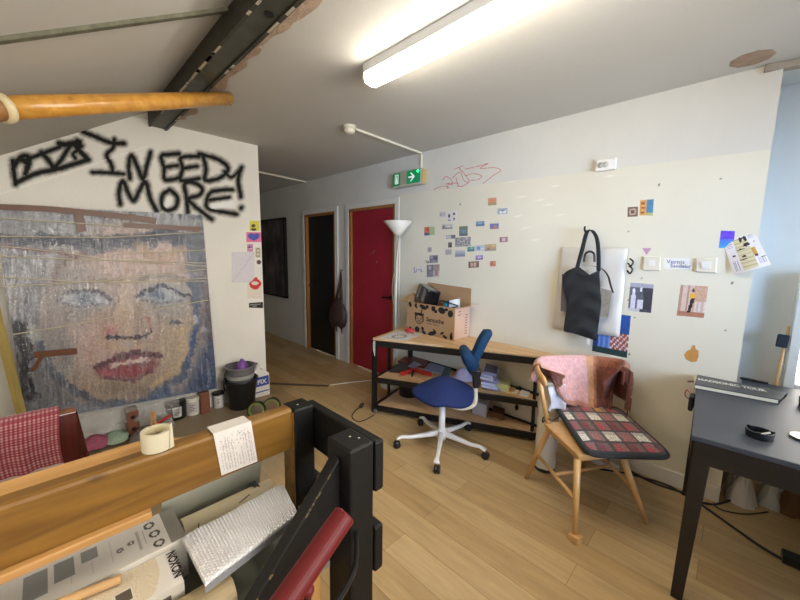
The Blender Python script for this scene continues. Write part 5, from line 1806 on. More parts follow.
# bags on the floor in the recess
def bag(name, px_, w, d_, h, m, label, seed):
    c = at(*px_, 'Z', 0)
    c = c + Vector((0, d_ * .9, 0))
    return crumple(name, (c.x, c.y, 0), w, d_, h, m, label, 'bag', seed, 26)
M_pbag = mat('white_bag', '#c8c2ba', .4, bump=.5, bscale=25)
bag('plastic_bag', (727, 494), .062, .065, .17, mat('mixed_bag', '#b0a4a0', .4, var=.4, scale=9, bump=.5, bscale=25), 'grey and brown bag in the recess, nearest the wall corner', 1)
bag('plastic_bag', (741, 507), .068, .075, .21, M_pbag, 'crumpled white plastic bag under the table', 4)
bag('plastic_bag', (769, 509), .06, .065, .17, mat('clear_white_bag', '#bdbcb4', .2, bump=.8, bscale=35), 'shiny clear plastic bag right of the white bag', 7)
bag('paper_bag', (790, 517), .062, .065, .19, mat('brown_paper', '#6a4a2e', .8, bump=.4, bscale=25), 'brown paper bag under the right part of the table', 9)
# brush leaning beside the recess window
p0_, p1_ = at(775, 388, 'Y', 3.10), at(789, 326, 'Y', 3.16)
br_ = thing('broom', (p0_.x - .1, 3.0, 0), 'long-handled dark brush leaning beside the recess window', 'broom')
obj('handle', MB().tube([p0_ - (p1_ - p0_) * ((p0_.z) / (p1_.z - p0_.z)), p0_.lerp(p1_, .5), p1_], [.008, .009, .007], 10), M_beech, br_, smooth=True)
c = at(782.5, 341, 'Y', 3.12)
rx_ = (p1_ - p0_).normalized()
obj('head', MB().bar(c - rx_ * .04, c + rx_ * .04, .05, .03, up=(0, 1, .2)), mat('dark_bristle', '#1f2530', .9, bump=.5, bscale=150), br_, bevel=.006)
obj('wall_shelf', MB().box(XR + .001, .60, 2.99, YQ, TH - .04, TH - .005), M_plain, kind='structure') if False else None

# ------------------------------------------------------------------ things hanging on the long wall
qb = [at(x, y, 'Y', YBO - .05) for x, y in ((559.4, 247), (627, 247.6), (617.8, 338), (550.6, 329))]
gb = thing('padded_bag', sum(qb, Vector()) / 4, 'white padded garment bag hanging on the long wall', 'bag')
def pil(u, v, s_):
    p = qb[0].lerp(qb[1], u).lerp(qb[3].lerp(qb[2], u), v)
    e = max((1 - (2 * u - 1) ** 8) * (1 - (2 * v - 1) ** 8), 0) ** .5
    wr = .004 * math.sin(u * 9 + v * 17) + .003 * mnoise.noise(Vector((u * 5, v * 7, 1)))
    return p + Vector((0, -s_ * (.004 + (.028 + wr) * e) + .043, 0))
mb = MB().grid(lambda u, v: pil(u, v, 1), 40, 40)
mb.grid(lambda u, v: pil(u, v, -.3), 40, 40)
obj('panel', mb, mat('white_satin', '#cdc8be', .55, bump=.15, bscale=12), gb, smooth=True)
c = at(629, 266, 'Y', YBO - .03)
mb = MB()
for k in range(2):
    mb.tube(curve3([c + Vector((0, 0, .05 - .05 * k)), c + Vector((.022, -.004, .03 - .05 * k)), c + Vector((.012, -.008, .0 - .05 * k)), c + Vector((-.008, 0, .02 - .05 * k))]), .006, 6)
obj('side_buckle', mb, M_blackplastic, gb, smooth=True)

tt = thing('black_tote', at(585, 300, 'Y', YBO - .09), 'black fabric bag on long straps hanging over the white padded bag', 'bag')
M_tote = mat('black_canvas', '#171a1c', .85, bump=.3, bscale=90, sheen=.1)
edgeL = [(567, 271), (563, 276), (563.5, 290), (567, 305), (565, 318), (563.5, 330.5)]
edgeR = [(600, 270), (599.5, 276), (600.5, 292), (601, 306), (598.5, 325), (596.5, 341)]
topc = [(567, 271), (580, 266.5), (592.5, 275), (599.5, 270)]
def interp(pts, t):
    x = t * (len(pts) - 1); i = min(int(x), len(pts) - 2); f_ = x - i
    return (pts[i][0] * (1 - f_) + pts[i + 1][0] * f_, pts[i][1] * (1 - f_) + pts[i + 1][1] * f_)
eL, eR, tC = [[tuple(p) for p in smooth_line(e_, 5)] for e_ in (edgeL, edgeR, topc)]
def tote(u, v, s_):
    l, r = interp(eL, v), interp(eR, v)
    x = l[0] * (1 - u) + r[0] * u; y = l[1] * (1 - u) + r[1] * u
    if v < .35:
        t = interp(topc, u); k = 1 - v / .35
        y += (t[1] - (eL[0][1] * (1 - u) + eR[0][1] * u)) * k
    P_ = at(x, y, 'Y', YBO - .095)
    e = max((1 - (2 * u - 1) ** 4), 0) ** .6
    f = .014 * math.sin(v * 26 + u * 5 + 2 * math.sin(u * 4)) * (.4 + v)
    P_.y += -s_ * (.012 * e + .002) - (f * e if s_ > 0 else 0)
    return P_
mb = MB().grid(lambda u, v: tote(u, v, 1), 30, 44)
mb.grid(lambda u, v: tote(u, v, -1), 30, 44)
obj('body', mb, M_tote, tt, smooth=True)
hk = at(587, 231, 'Y', YBO - .055)
def strap(pts, w, dy=.1):
    P_ = curve3([at(x, y, 'Y', YBO - d_) for x, y, d_ in pts], 6)
    mb = MB()
    for p in P_: mb.v += [p + Vector((-w, 0, 0)), p + Vector((w, -.002, 0)), p + Vector((w, .003, 0)), p + Vector((-w, .005, 0))]
    n_ = len(P_)
    mb.f = [(4 * i + j, 4 * i + (j + 1) % 4, 4 * i + 4 + (j + 1) % 4, 4 * i + 4 + j) for i in range(n_ - 1) for j in range(4)] + [(3, 2, 1, 0), tuple(4 * (n_ - 1) + j for j in range(4))]
    mb.c = [None] * len(mb.f)
    return mb
obj('strap', strap([(577, 268, .10), (582, 250, .10), (585.5, 236, .095), (588, 230.5, .09), (592, 231, .08)], .014), M_tote, tt, smooth=True)
obj('strap', strap([(598.5, 271, .10), (598.4, 252, .10), (596.6, 238, .095), (592, 230.6, .09), (587, 230.3, .085)], .013), M_tote, tt, smooth=True)
obj('thin_cord', MB().tube(curve3([at(x, y, 'Y', YBO - .1) for x, y in ((576, 268), (581, 255), (583, 242), (586, 233))]), .004, 6), M_tote, tt, smooth=True)
obj('clip', MB().tube(curve3([at(x, y, 'Y', YBO - .095) for x, y in ((584, 262), (585.5, 254), (590, 251.5), (594, 254), (594.5, 262))]), .008, 8), M_blackplastic, tt, smooth=True)
obj('thin_strap', strap([(582, 265.5, .10), (590, 265.5, .105), (602, 269, .105), (608, 276, .10), (610.5, 285, .09), (613, 293, .085)], .006), mat('brown_strap', '#3a2a24', .7), tt, smooth=True)
q = [at(x, y, 'Y', YBO - .088) for x, y in ((601, 288), (612, 291), (608, 317), (600, 317))]
obj('sheer_panel', MB().slab(q, .003), mat('grey_sheer', '#8a8478', .8, var=.35, scale=30), tt)
q = [at(x, y, 'Y', YBO - .085) for x, y in ((562, 274), (568, 274), (566.5, 312), (560.5, 311))]
obj('grey_lining', MB().slab(q, .003), mat('grey_lining', '#5a544e', .8), tt)
obj('tag', MB().slab([at(x, y, 'Y', YBO - .088) for x, y in ((586.5, 339), (589.5, 339), (589.5, 345), (586.5, 344))], .002), M_whitepaper, tt)
obj('wall_hook', MB().tube(curve3([(hk.x, YBO, hk.z + .01), (hk.x, YBO - .05, hk.z - .005), (hk.x, YBO - .105, hk.z + .0), (hk.x, YBO - .11, hk.z + .03)]), .007, 8), M_blackmetal, label='wall hook holding the black bag straps', cat='hook', smooth=True)

# ------------------------------------------------------------------ wrapped portrait painting against the left wall
PT = [Vector((-3.45, -.20, 1.77)), Vector((-3.45, 1.012, 1.81)), Vector((-3.415, 1.04, .21)), Vector((-3.415, -.185, .30))]
pnx, pny = 250, 320
U_, V_ = np.meshgrid(np.linspace(0, 1, pnx + 1), np.linspace(0, 1, pny + 1))
TLa, TRa, BRa, BLa = [np.array(p) for p in PT]
U1, V1 = U_.ravel()[:, None], V_.ravel()[:, None]
PP = (TLa * (1 - U1) + TRa * U1) * (1 - V1) + (BLa * (1 - U1) + BRa * U1) * V1
PX = project(PP)
n_big = fbm(PX, .035, 1)
n_mid = fbm(PX, .12, 5)
n_fine = fbm(PX, .45, 9)
streak = fbm(PX * np.array([[.30, .035]]), 1.0, 3)
C_ = np.tile(np.array((134., 134., 138.)), (len(PX), 1))
C_ += (streak * 46 + n_mid * 22)[:, None]


def lay(a, col):
    global C_
    a = np.clip(a, 0, 1)[:, None]
    C_ = C_ * (1 - a) + np.array(col, float) * a


WX = PX + np.stack([n_mid * 4 + n_fine * 2.2, n_big * 4 + fbm(PX, .4, 21) * 2.2], -1)


def ell(cx, cy, rx, ry, col, op=1.0, soft=.25, rot=0.0):
    d = WX - np.array((cx, cy))
    c, s = math.cos(rot), math.sin(rot)
    e = np.hypot((d[:, 0] * c + d[:, 1] * s) / rx, (-d[:, 0] * s + d[:, 1] * c) / ry)
    lay(op * np.clip((1 - e) / soft + .5, 0, 1), col)


def brush(pts, w, col, op=1.0, soft=.6):
    d = seg_dist(WX, smooth_line(pts, 5))
    lay(op * np.clip((w - d) / (w * soft) + .2, 0, 1), col)


# background and hair
ell(20, 250, 70, 60, (150, 148, 150), .5)
ell(205, 320, 26, 110, (70, 76, 92), .95, .4)
for k in range(60):
    x, y = random.uniform(0, 200), random.uniform(214, 300)
    brush([(x, y), (x + random.uniform(-2, 2), y + random.uniform(12, 40))], random.uniform(.7, 1.8), random.choice([(190, 192, 198), (104, 108, 120), (206, 206, 210)]), random.uniform(.3, .7))
ell(208, 300, 16, 40, (96, 84, 86), .7, .6)
ell(203, 380, 40, 36, (62, 80, 110), .9, .4)
ell(40, 385, 34, 50, (106, 104, 106), .8, .5)
brush([(0, 215), (60, 222), (120, 226), (200, 222)], 6, (150, 150, 150), .8)
# face
ell(122, 318, 78, 92, (172, 150, 136), 1, .22)
ell(140, 262, 52, 26, (188, 160, 148), .9, .8)
ell(130, 300, 60, 34, (168, 156, 146), .7, .8)
ell(70, 310, 30, 60, (148, 142, 140), .75, .8)
ell(178, 350, 20, 42, (178, 160, 138), .8, .8, .3)
ell(172, 300, 22, 22, (150, 150, 150), .6, .8)
ell(92, 345, 28, 24, (184, 156, 144), .8, .8)
ell(120, 385, 44, 16, (160, 140, 118), .8, .8)
ell(127, 310, 9, 30, (190, 168, 148), .8, .8)
ell(108, 325, 14, 16, (176, 146, 128), .6, .8)
ell(62, 355, 16, 20, (128, 128, 126), .7, .9)
# dark fringe over the forehead
brush([(0, 238), (60, 240), (120, 242), (165, 236), (200, 244)], 6.5, (40, 46, 62), .95)
brush([(85, 248), (120, 246), (150, 242)], 6, (72, 78, 90), .7)
brush([(165, 235), (190, 244), (202, 262)], 9, (58, 64, 82), .85)
brush([(188, 255), (198, 290), (200, 320)], 5, (84, 92, 112), .7)
brush([(50, 290), (62, 262), (88, 250)], 3, (116, 92, 90), .6)
brush([(0, 246), (40, 250), (80, 256)], 2.5, (112, 70, 78), .7)
brush([(140, 246), (158, 256), (185, 250)], 6, (172, 142, 110), .6)
# eyes
ell(84, 298, 25, 9, (154, 158, 164), .95, .5)
brush([(58, 300), (72, 292), (88, 289), (104, 292), (110, 297)], 1.8, (88, 84, 92), .9)
brush([(62, 303), (80, 305), (102, 302)], 1.2, (108, 104, 110), .8)
ell(84, 297, 7, 5.5, (124, 132, 146), .95, .4)
ell(84, 297, 2.6, 2.6, (52, 54, 64), .9, .5)
ell(66, 297, 6, 3, (190, 192, 196), .7, .6); ell(99, 297, 5, 3, (186, 186, 190), .7, .6)
brush([(60, 284), (85, 277), (112, 283)], 2.6, (140, 126, 120), .7)
ell(162, 295, 23, 9, (152, 158, 164), .95, .5)
brush([(138, 297), (150, 289), (166, 288), (182, 294), (188, 297)], 1.9, (62, 62, 76), .95)
ell(156, 294, 7, 5, (96, 108, 128), .95, .4)
ell(153, 291, 3.6, 2.6, (34, 36, 46), .95, .5)
brush([(142, 301), (160, 303), (182, 300)], 1.2, (110, 106, 112), .8)
brush([(136, 283), (156, 275), (186, 281)], 2.6, (132, 120, 112), .7)
brush([(118, 280), (114, 300), (112, 318)], 2.5, (150, 132, 122), .7)
brush([(138, 285), (136, 305), (142, 325)], 2.5, (156, 140, 122), .6)
# nose
ell(109, 333, 6, 5, (176, 120, 120), .8, .7)
brush([(106, 336), (116, 339), (128, 340.5), (139, 338), (148, 334), (150, 329)], 1.9, (58, 52, 60), .95)
brush([(147, 318), (151, 328)], 2.2, (172, 118, 106), .6)
brush([(110, 346), (128, 352), (146, 346)], 3, (186, 160, 128), .6)
ell(176, 324, 5, 1.8, (70, 74, 86), .8, .5)
# mouth
ell(128, 368, 31, 12.5, (132, 80, 86), .9, .3, -.12)
brush([(97, 367), (108, 362), (120, 357), (128, 358), (136, 354), (146, 355), (160, 355)], 3.2, (92, 54, 66), .95)
brush([(110, 366), (128, 364), (147, 360)], 2.3, (206, 182, 172), .98)
ell(128, 373, 20, 5, (152, 72, 78), .85, .6, -.1)
ell(106, 373, 6, 3.5, (180, 100, 104), .7, .7)
brush([(103, 376), (118, 382), (136, 381), (152, 372)], 1.8, (96, 60, 72), .8)
ell(128, 390, 30, 5, (128, 116, 106), .6, .8)
# jaw outlines
brush([(40, 345), (50, 368), (68, 386), (95, 400), (118, 404)], 4.5, (78, 84, 98), .85)
brush([(192, 282), (196, 325), (188, 358), (170, 384), (145, 400), (118, 405)], 4.2, (78, 92, 116), .85)
brush([(196, 330), (190, 362), (176, 384), (152, 402)], 2.6, (60, 82, 124), .85)
brush([(182, 330), (184, 352), (172, 372), (152, 388)], 4, (196, 170, 130), .7)
ell(100, 410, 60, 8, (120, 128, 142), .7, .6)
ell(180, 398, 34, 10, (74, 94, 128), .8, .5)
ell(178, 388, 8, 6, (180, 160, 150), .5, .7)
brush([(20, 328), (24, 350), (22, 372), (29, 396)], 8.5, (24, 28, 38), .97, .35)
ell(34, 335, 9, 9, (186, 186, 178), .6, .6)
ell(195, 318, 4, 4, (196, 196, 200), .6, .6); ell(205, 328, 4, 4, (176, 178, 186), .6, .6)
for k in range(160):
    x, y = random.uniform(0, 214), random.uniform(212, 405)
    l = random.uniform(8, 30)
    c = random.choice([(176, 178, 182), (98, 104, 118), (190, 170, 156), (120, 112, 112), (150, 154, 160)])
    brush([(x, y), (x + random.uniform(-3, 3), y + l)], random.uniform(.6, 1.6), c, random.uniform(.15, .45))
C_ += (n_fine * 20 + streak * 12)[:, None]
C_ = (C_ - 130) * 1.2 + 140
C_ = np.clip(C_ + np.array((-2, 0, 5)), 10, 245)
pa = thing('portrait_painting', (-3.43, .42, .22), 'large painted portrait of a face in plastic wrap, leaning on the left wall', 'painting')
mb = MB()
mb.v = [Vector(p) for p in PP]
for j in range(pny):
    for i in range(pnx):
        k = j * (pnx + 1) + i
        mb.f.append((k, k + 1, k + pnx + 2, k + pnx + 1)); mb.c.append(None)
obj('canvas', mb, mat('oil_paint', '#ffffff', .5, attr=True, bump=.25, bscale=90), pa, vcol=C_)
back = [p + Vector((-.001, 0, 0)) for p in PT]
obj('stretcher', MB().hexa([p + Vector((-.035, 0, 0)) for p in back], back), mat('raw_canvas', '#8c8678', .8), pa)


def ptat(x, y, off=.012):
    """point in front of the canvas where the photograph shows (x,y)"""
    n = (PT[1] - PT[0]).cross(PT[3] - PT[0]).normalized()
    if n.x < 0: n = -n
    d = ray(x, y)
    o = PT[0] + n * off
    return CAM + d * ((o - CAM).dot(n) / d.dot(n))


def film(u, v):
    TL, TR, BR, BL = PT
    p = TL.lerp(TR, u).lerp(BL.lerp(BR, u), v)
    w = .006 + .006 * abs(mnoise.noise(Vector((u * 14, v * 4, 2)))) + .012 * max(0, v - .9) * 10 * abs(mnoise.noise(Vector((u * 20, v * 9, 5))))
    return p + Vector((w, (u - .5) * .02, (.5 - v) * .02))
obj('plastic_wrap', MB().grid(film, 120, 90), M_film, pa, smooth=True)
def skirt(u, v):
    TL, TR, BR, BL = PT
    p = BL.lerp(BR, .12 + u * .62)
    return p + Vector((.015 + .04 * abs(mnoise.noise(Vector((u * 9, v * 2, 7)))) * (v + .2), 0, -.02 - v * (.13 + .05 * mnoise.noise(Vector((u * 5, 0, 4))))))
obj('loose_wrap', MB().grid(skirt, 60, 14), M_film2, pa, smooth=True)
M_tape = mat('brown_tape', '#5e3416', .35, var=.12, scale=30)
def tape(pts, w):
    """w half width in photo pixels; ribbon lying on the wrap"""
    mb = MB()
    P_ = smooth_line(pts, 4)
    o = []
    for i, p in enumerate(P_):
        d = P_[min(i + 1, len(P_) - 1)] - P_[max(i - 1, 0)]
        d = d / max(np.hypot(*d), 1e-6)
        n = np.array((-d[1], d[0])) * w * (1 + .12 * mnoise.noise(Vector((i * 1.3, w, 0))))
        o += [ptat(*(p + n), .024), ptat(*(p - n), .024)]
    mb.v = o
    mb.f = [(2 * i, 2 * i + 2, 2 * i + 3, 2 * i + 1) for i in range(len(P_) - 1)]
    mb.c = [None] * len(mb.f)
    return obj('tape', mb, M_tape, pa, solid=.0006)
tape([(-12, 206.5), (40, 208.5), (80, 212), (120, 216), (156, 221)], 2.9)
tape([(124, 225), (160, 227), (201, 229)], 2.2)
tape([(79, 214), (82, 232)], 4.6)
tape([(34, 355), (50, 353.5), (77, 351)], 3.1)
tape([(42, 356), (36, 366), (32, 371)], 2.0)
M_string = mat('grey_string', '#c8c0a8', .8)
for pts in ([(0, 218), (75, 223), (120, 226)], [(0, 236.5), (110, 237.5), (203, 232)], [(0, 246), (60, 252), (110, 260), (206, 266)], [(0, 256), (60, 259), (115, 260), (206, 263)],
            [(0, 277), (84, 282), (112, 280), (205, 269)], [(2, 287), (84, 282), (205, 281)], [(110, 254.5), (160, 252), (205, 250)], [(110, 283.5), (160, 281), (207, 278)], [(10, 335), (70, 325), (140, 312), (208, 300)]):
    obj('string', MB().tube([ptat(x, y, .026) for x, y in pts], .0036, 5), M_string, pa)

# stick at the painting's left edge
obj('wooden_batten', MB().bar(Vector((-3.36, -.17, .0)), Vector((-3.43, -.268, 1.32)), .04, .03), wood('pale_batten', '#a8924e', '#b8a464', 2, .6), label='pale wooden batten leaning at the left edge of the painting', cat='batten')
# two clay blocks under the painting
M_brick = mat('brown_block_glaze', '#7a4a38', .5, var=.12, scale=20)
for (x, y), lab in (((134, 434), 'brown block with two holes under the left part of the painting'), ((205, 412.5), 'brown block under the right corner of the painting, between two pots')):
    c = at(x, y, 'Z', 0)
    b = thing('clay_block', c, lab, 'block', 'blocks carrying the painting')
    obj('body', MB().box(-3.515, c.x + .03, c.y - .036, c.y + .04, 0, .205), M_brick, b, bevel=.004)
    for zz_ in (.055, .155):
        mb = MB().lathe([(0, 0), (.017, 0), (.017, .002), (0, .002)], (c.x + .0295, c.y, zz_), 16, (1, 0, 0))
        if x < 200: obj('hole', mb, M_ink, b)

# pots along the wall
def pot(name, px_, r, h, m, label, cat, lidm=None, lab=None, lid_h=.03, taper=.9):
    c = at(*px_, 'Z', 0)
    d = Vector((c.x, c.y, 0)).normalized() * r
    c = c + d
    t = thing(name, c, label, cat)
    obj('body', MB().lathe([(0, 0), (r * taper, 0), (r, h - lid_h), (0, h - lid_h)], c, 32), m, t, smooth=False)
    if lidm:
        obj('lid', MB().lathe([(0, h - lid_h), (r * 1.06, h - lid_h), (r * 1.06, h - .004), (r, h), (0, h)], c, 32), lidm, t)
    if lab:
        a0, a1, col = lab
        mb = MB()
        n = 12
        for k in range(n + 1):
            a = a0 + (a1 - a0) * k / n
            for z in (.18 * h, .78 * h):
                rr = r * (taper + (1 - taper) * z / (h - lid_h)) + .0015
                mb.v.append(Vector((c.x + rr * math.cos(a), c.y + rr * math.sin(a), z)))
        mb.f = [(2 * k, 2 * k + 2, 2 * k + 3, 2 * k + 1) for k in range(n)]
        mb.c = [None] * n
        lo_ = obj('label_sticker', mb, col, t)
        mb = MB()
        for q in range(4):
            z = h * (.3 + .1 * q)
            vs = []
            for k in range(7):
                a = a0 + (a1 - a0) * (.2 + .6 * k / 6 * (1 if q % 2 else .7))
                rr = r * (taper + (1 - taper) * z / (h - lid_h)) + .0024
                for zz_ in (z, z + .006): vs.append((c.x + rr * math.cos(a), c.y + rr * math.sin(a), zz_))
            mb.add(vs, [(2 * k, 2 * k + 2, 2 * k + 3, 2 * k + 1) for k in range(6)])
        obj('print_lines', mb, mat('label_print', '#58565e', .7), t, kind='stuff')
    return t
A0 = math.atan2(-1, .35)
M_lab = mat('paper_label_white', '#d8d6d2', .6)
pot('paint_tub', (177, 421), .078, .165, M_blackplastic, 'black tub with a white label below the painting', 'tub', M_blackplastic, (-.55, .35, M_lab), .04)
pot('paint_tub', (193.5, 416), .062, .165, M_white, 'white tub with a lid beside the black tub', 'tub', M_white, (-.9, .3, mat('label_grey', '#c4c2c4', .6)))
pot('paint_tub', (219, 408.5), .050, .15, mat('pale_tin', '#c8c8cc', .4), 'small white tin with a dark rim beside the black bucket', 'tin', M_blackmetal, (-.8, .2, M_lab), .022)
# buckets
c = Vector((-3.35, 1.235, 0))
bk1 = thing('bucket', c, 'black plastic bucket standing on the floor at the left wall', 'bucket')
obj('body', MB().lathe([(0, 0), (.115, 0), (.145, .275), (.139, .275), (.11, .008), (0, .008)], c, 36), M_blackplastic, bk1, smooth=False)
obj('rim', MB().lathe([(.142, .262), (.155, .264), (.156, .283), (.141, .283), (.139, .272)], c, 36), M_blackplastic, bk1, smooth=True)
c2 = c + Vector((-.005, 0, .14))
bk2 = thing('bucket', c2, 'grey bucket with a pale band, nested in the black bucket', 'bucket')
M_gb = mat('grey_bucket', '#6a6a70', .45)
obj('body', MB().lathe([(0, .0), (.095, .0), (.132, .255), (.126, .255), (.09, .008), (0, .008)], c2, 36), M_gb, bk2)
obj('band', MB().lathe([(.1195, .155), (.1245, .155), (.128, .19), (.123, .19)], c2, 36), mat('band_grey', '#9a9a98', .5), bk2)
obj('rim', MB().lathe([(.128, .25), (.141, .252), (.141, .268), (.126, .268)], c2, 36), M_gb, bk2, smooth=True)
sp = c2 + Vector((.03, .136, .255))
obj('spout', MB().tube([sp + Vector((0, -.02, 0)), sp + Vector((0, .02, .004))], [.022, .010], 10), M_gb, bk2, smooth=True)
obj('handle', MB().tube(curve3([c2 + Vector((.03, -.138, .25)), c2 + Vector((.06, -.165, .20)), c2 + Vector((.05, -.17, .12)), c2 + Vector((.03, -.155, .06))]), .006, 8), M_blackplastic, bk2, smooth=True)
obj('funnel', MB().lathe([(.0, .33), (.015, .325), (.055, .25), (.058, .20), (0, .20)], c2 + Vector((.0, .02, 0)), 20), mat('violet_plastic', '#7a4aa0', .4), label='violet plastic funnel sticking out of the grey bucket', cat='funnel', smooth=True)
# white canister
cn = thing('canister', (-3.47, 1.46, 0), 'white canister with a blue label beside the black bucket', 'canister')
obj('body', MB().prism([(-3.515, 1.385), (-3.425, 1.385), (-3.425, 1.555), (-3.515, 1.555)], 0, .235).hexa([(-3.515, 1.385, .235), (-3.425, 1.385, .235), (-3.425, 1.555, .235), (-3.515, 1.555, .235)], [(-3.50, 1.42, .30), (-3.44, 1.42, .30), (-3.44, 1.50, .285), (-3.50, 1.50, .285)]), M_white, cn, bevel=.008, seg=3)
obj('cap', MB().lathe([(0, .29), (.022, .29), (.022, .325), (0, .325)], (-3.47, 1.455, 0), 18), M_white, cn)
obj('blue_label', MB().box(-3.4255, -3.4235, 1.40, 1.545, .115, .215), mat('blue_label', '#2c4a9a', .5), cn)
obj('label_strip', MB().box(-3.4255, -3.4235, 1.40, 1.545, .05, .062), mat('blue_label', '#2c4a9a', .5), cn)
obj('lettering', text_mb('FIX', (-3.4232, 1.425, .14), (0, 1, 0), (0, 0, 1), .065, depth=.0006, bold=.002), M_white, cn)
# green and black rings
for (x, y), lab in (((257, 418), 'olive and black tape ring standing on the landing, left of the pair'), ((272, 414), 'olive and black tape ring standing on the landing, right of the pair')):
    c = at(x, y, 'Z', 0) + Vector((0, 0, .079))
    ax_ = Vector((.75, -.5, .15)).normalized()
    rg = thing('tape_ring', c - Vector((0, 0, .079)), lab, 'tape', 'tape rings')
    obj('outer_band', MB().lathe([(.068, -.020), (.078, -.020), (.078, .020), (.068, .020), (.068, -.020)], c, 32, ax_), M_blackplastic, rg)
    obj('inner_band', MB().lathe([(.053, -.018), (.0675, -.018), (.0675, .0205), (.053, .0205), (.053, -.018)], c, 32, ax_), mat('olive_band', '#6a7a34', .5), rg)

# floor clutter below the painting
c = at(110, 441, 'Z', 0)
tr = thing('paint_tray', c, 'flat dark tray with pink and mint paper below the painting', 'tray')
q = [at(x, y, 'Z', 0) for x, y in ((84, 452), (131, 437), (124, 432), (80, 444))]
obj('dish', MB().hexa(q, [p + Vector((0, 0, .022)) for p in q]), M_blackplastic, tr, bevel=.004)
crumple('pink_rag', at(95, 443, 'Z', .024), .12, .10, .06, mat('pink_cloth', '#a85a74', .9), 'crumpled pink rag on the dark tray', 'rag', 11)
crumple('mint_paper', at(116, 437, 'Z', .024), .13, .09, .035, mat('mint_paper', '#a8c0aa', .7), 'crumpled mint green paper on the dark tray', 'paper', 13)
q = [at(x, y, 'Z', .004) for x, y in ((84, 468), (123, 462), (125, 450), (100, 452))]
obj('brown_mat', MB().slab(q, .004), mat('brown_felt', '#54443c', .95, var=.2), label='dark brown mat lying on the landing floor', cat='mat')
crumple('clear_bag', at(140, 444, 'Z', 0) + Vector((-.06, .03, 0)), .13, .10, .09, M_film2, 'crumpled clear plastic bag on the landing floor', 'bag', 17)
for k, (x, y) in enumerate(((152, 432), (157, 431))):
    a = at(x, y, 'Z', 0)
    obj('wooden_stirrer', MB().bar(a, a + Vector((-.02, .01 - .02 * k, .17)), .018, .006, up=(1, 0, 0)), M_pine_edge, label='flat wooden stirring stick by the clear bag, ' + ('left one' if k == 0 else 'right one'), cat='stick', group='stirring sticks')
a, b = at(156, 424, 'Z', .05), at(171, 415, 'Z', .10)
sc_ = thing('red_scraper', a, 'red handled scraper among the jars below the painting', 'scraper')
obj('handle', MB().bar(a, b, .03, .018), M_redp, sc_, bevel=.005)
obj('blade', MB().bar(a + (a - b) * .5, a, .05, .004), M_steel, sc_)
crumple('clear_bag', at(165, 428, 'Z', 0) + Vector((-.05, .02, 0)), .10, .07, .10, M_film2, 'crumpled clear plastic film beside the black tub', 'bag', 21)

# ------------------------------------------------------------------ red chair with checked towel
CX = -1.75
rc = thing('red_chair', (CX - .2, -.08, 0), 'dark red wooden chair standing behind the pine rail', 'chair')
M_rchair = wood('red_lacquer', '#3a0c08', '#561812', 2, .25, coat=.5)
obj('backrest', MB().hexa([(CX - .035, -.215, .43), (CX, -.215, .43), (CX, .085, .43), (CX - .035, .085, .43)], [(CX - .055, -.18, .885), (CX - .015, -.18, .885), (CX - .015, .038, .885), (CX - .055, .038, .885)]), M_rchair, rc, bevel=.008, seg=3)
obj('top_edge', MB().box(CX - .054, CX - .016, -.175, .034, .882, .889), mat('gloss_edge', '#7a4a24', .4), rc, bevel=.003)  # gloss along the top of the back, painted as a lighter brown strip
obj('seat', MB().box(CX - .42, CX - .0, -.26, .10, .42, .455), M_rchair, rc, bevel=.01, seg=3)
for x in (CX - .40, CX - .03):
    for y in (-.24, .08):
        obj('leg', MB().hexa([(x - .015, y - .015, 0), (x + .015, y - .015, 0), (x + .015, y + .015, 0), (x - .015, y + .015, 0)], [(x - .02, y - .02, .42), (x + .02, y - .02, .42), (x + .02, y + .02, .42), (x - .02, y + .02, .42)]), M_rchair, rc)
def towel(u, v):
    y = -.30 + .288 * u + .006 * math.sin(v * 6 + 1)
    fold = .010 * math.sin(u * 17 + v * 4) + .006 * math.sin(u * 31)
    if v < .25:
        k = v / .25
        return (CX - .075 + .0 * k - fold * .3, y, .72 + .175 * k)
    if v < .32:
        k = (v - .25) / .07
        return (CX - .075 + .078 * k, y, .895 + .014 * math.sin(k * 3.14))
    k = (v - .32) / .68
    return (CX + .006 + .022 * k + fold * k, y + .012 * k * (1 - u), .895 - (.26 - .05 * (u < .45) * min((.45 - u) * 6, 1)) * k)
def tcol(u, v):
    a, b = (u * 26) % 1, (v * 40) % 1
    c = np.array((150, 30, 50))
    if a < .42: c = c * .5 + np.array((206, 130, 140)) * .5
    if b < .42: c = c * .55 + np.array((206, 120, 130)) * .45
    if a < .42 and b < .42: c = np.array((214, 168, 168))
    if .80 < v < .825 and u > .35: c = np.array((214, 190, 180))
    if .70 < v < .72 and u < .30: c = np.array((214, 190, 180))
    return tuple(np.clip(c * .76, 5, 250))
obj('checked_towel', MB().grid(towel, 104, 130, cfn=tcol), M_cloth, label='red and white checked towel hanging over the dark red chair', cat='towel', smooth=True, solid=.003)

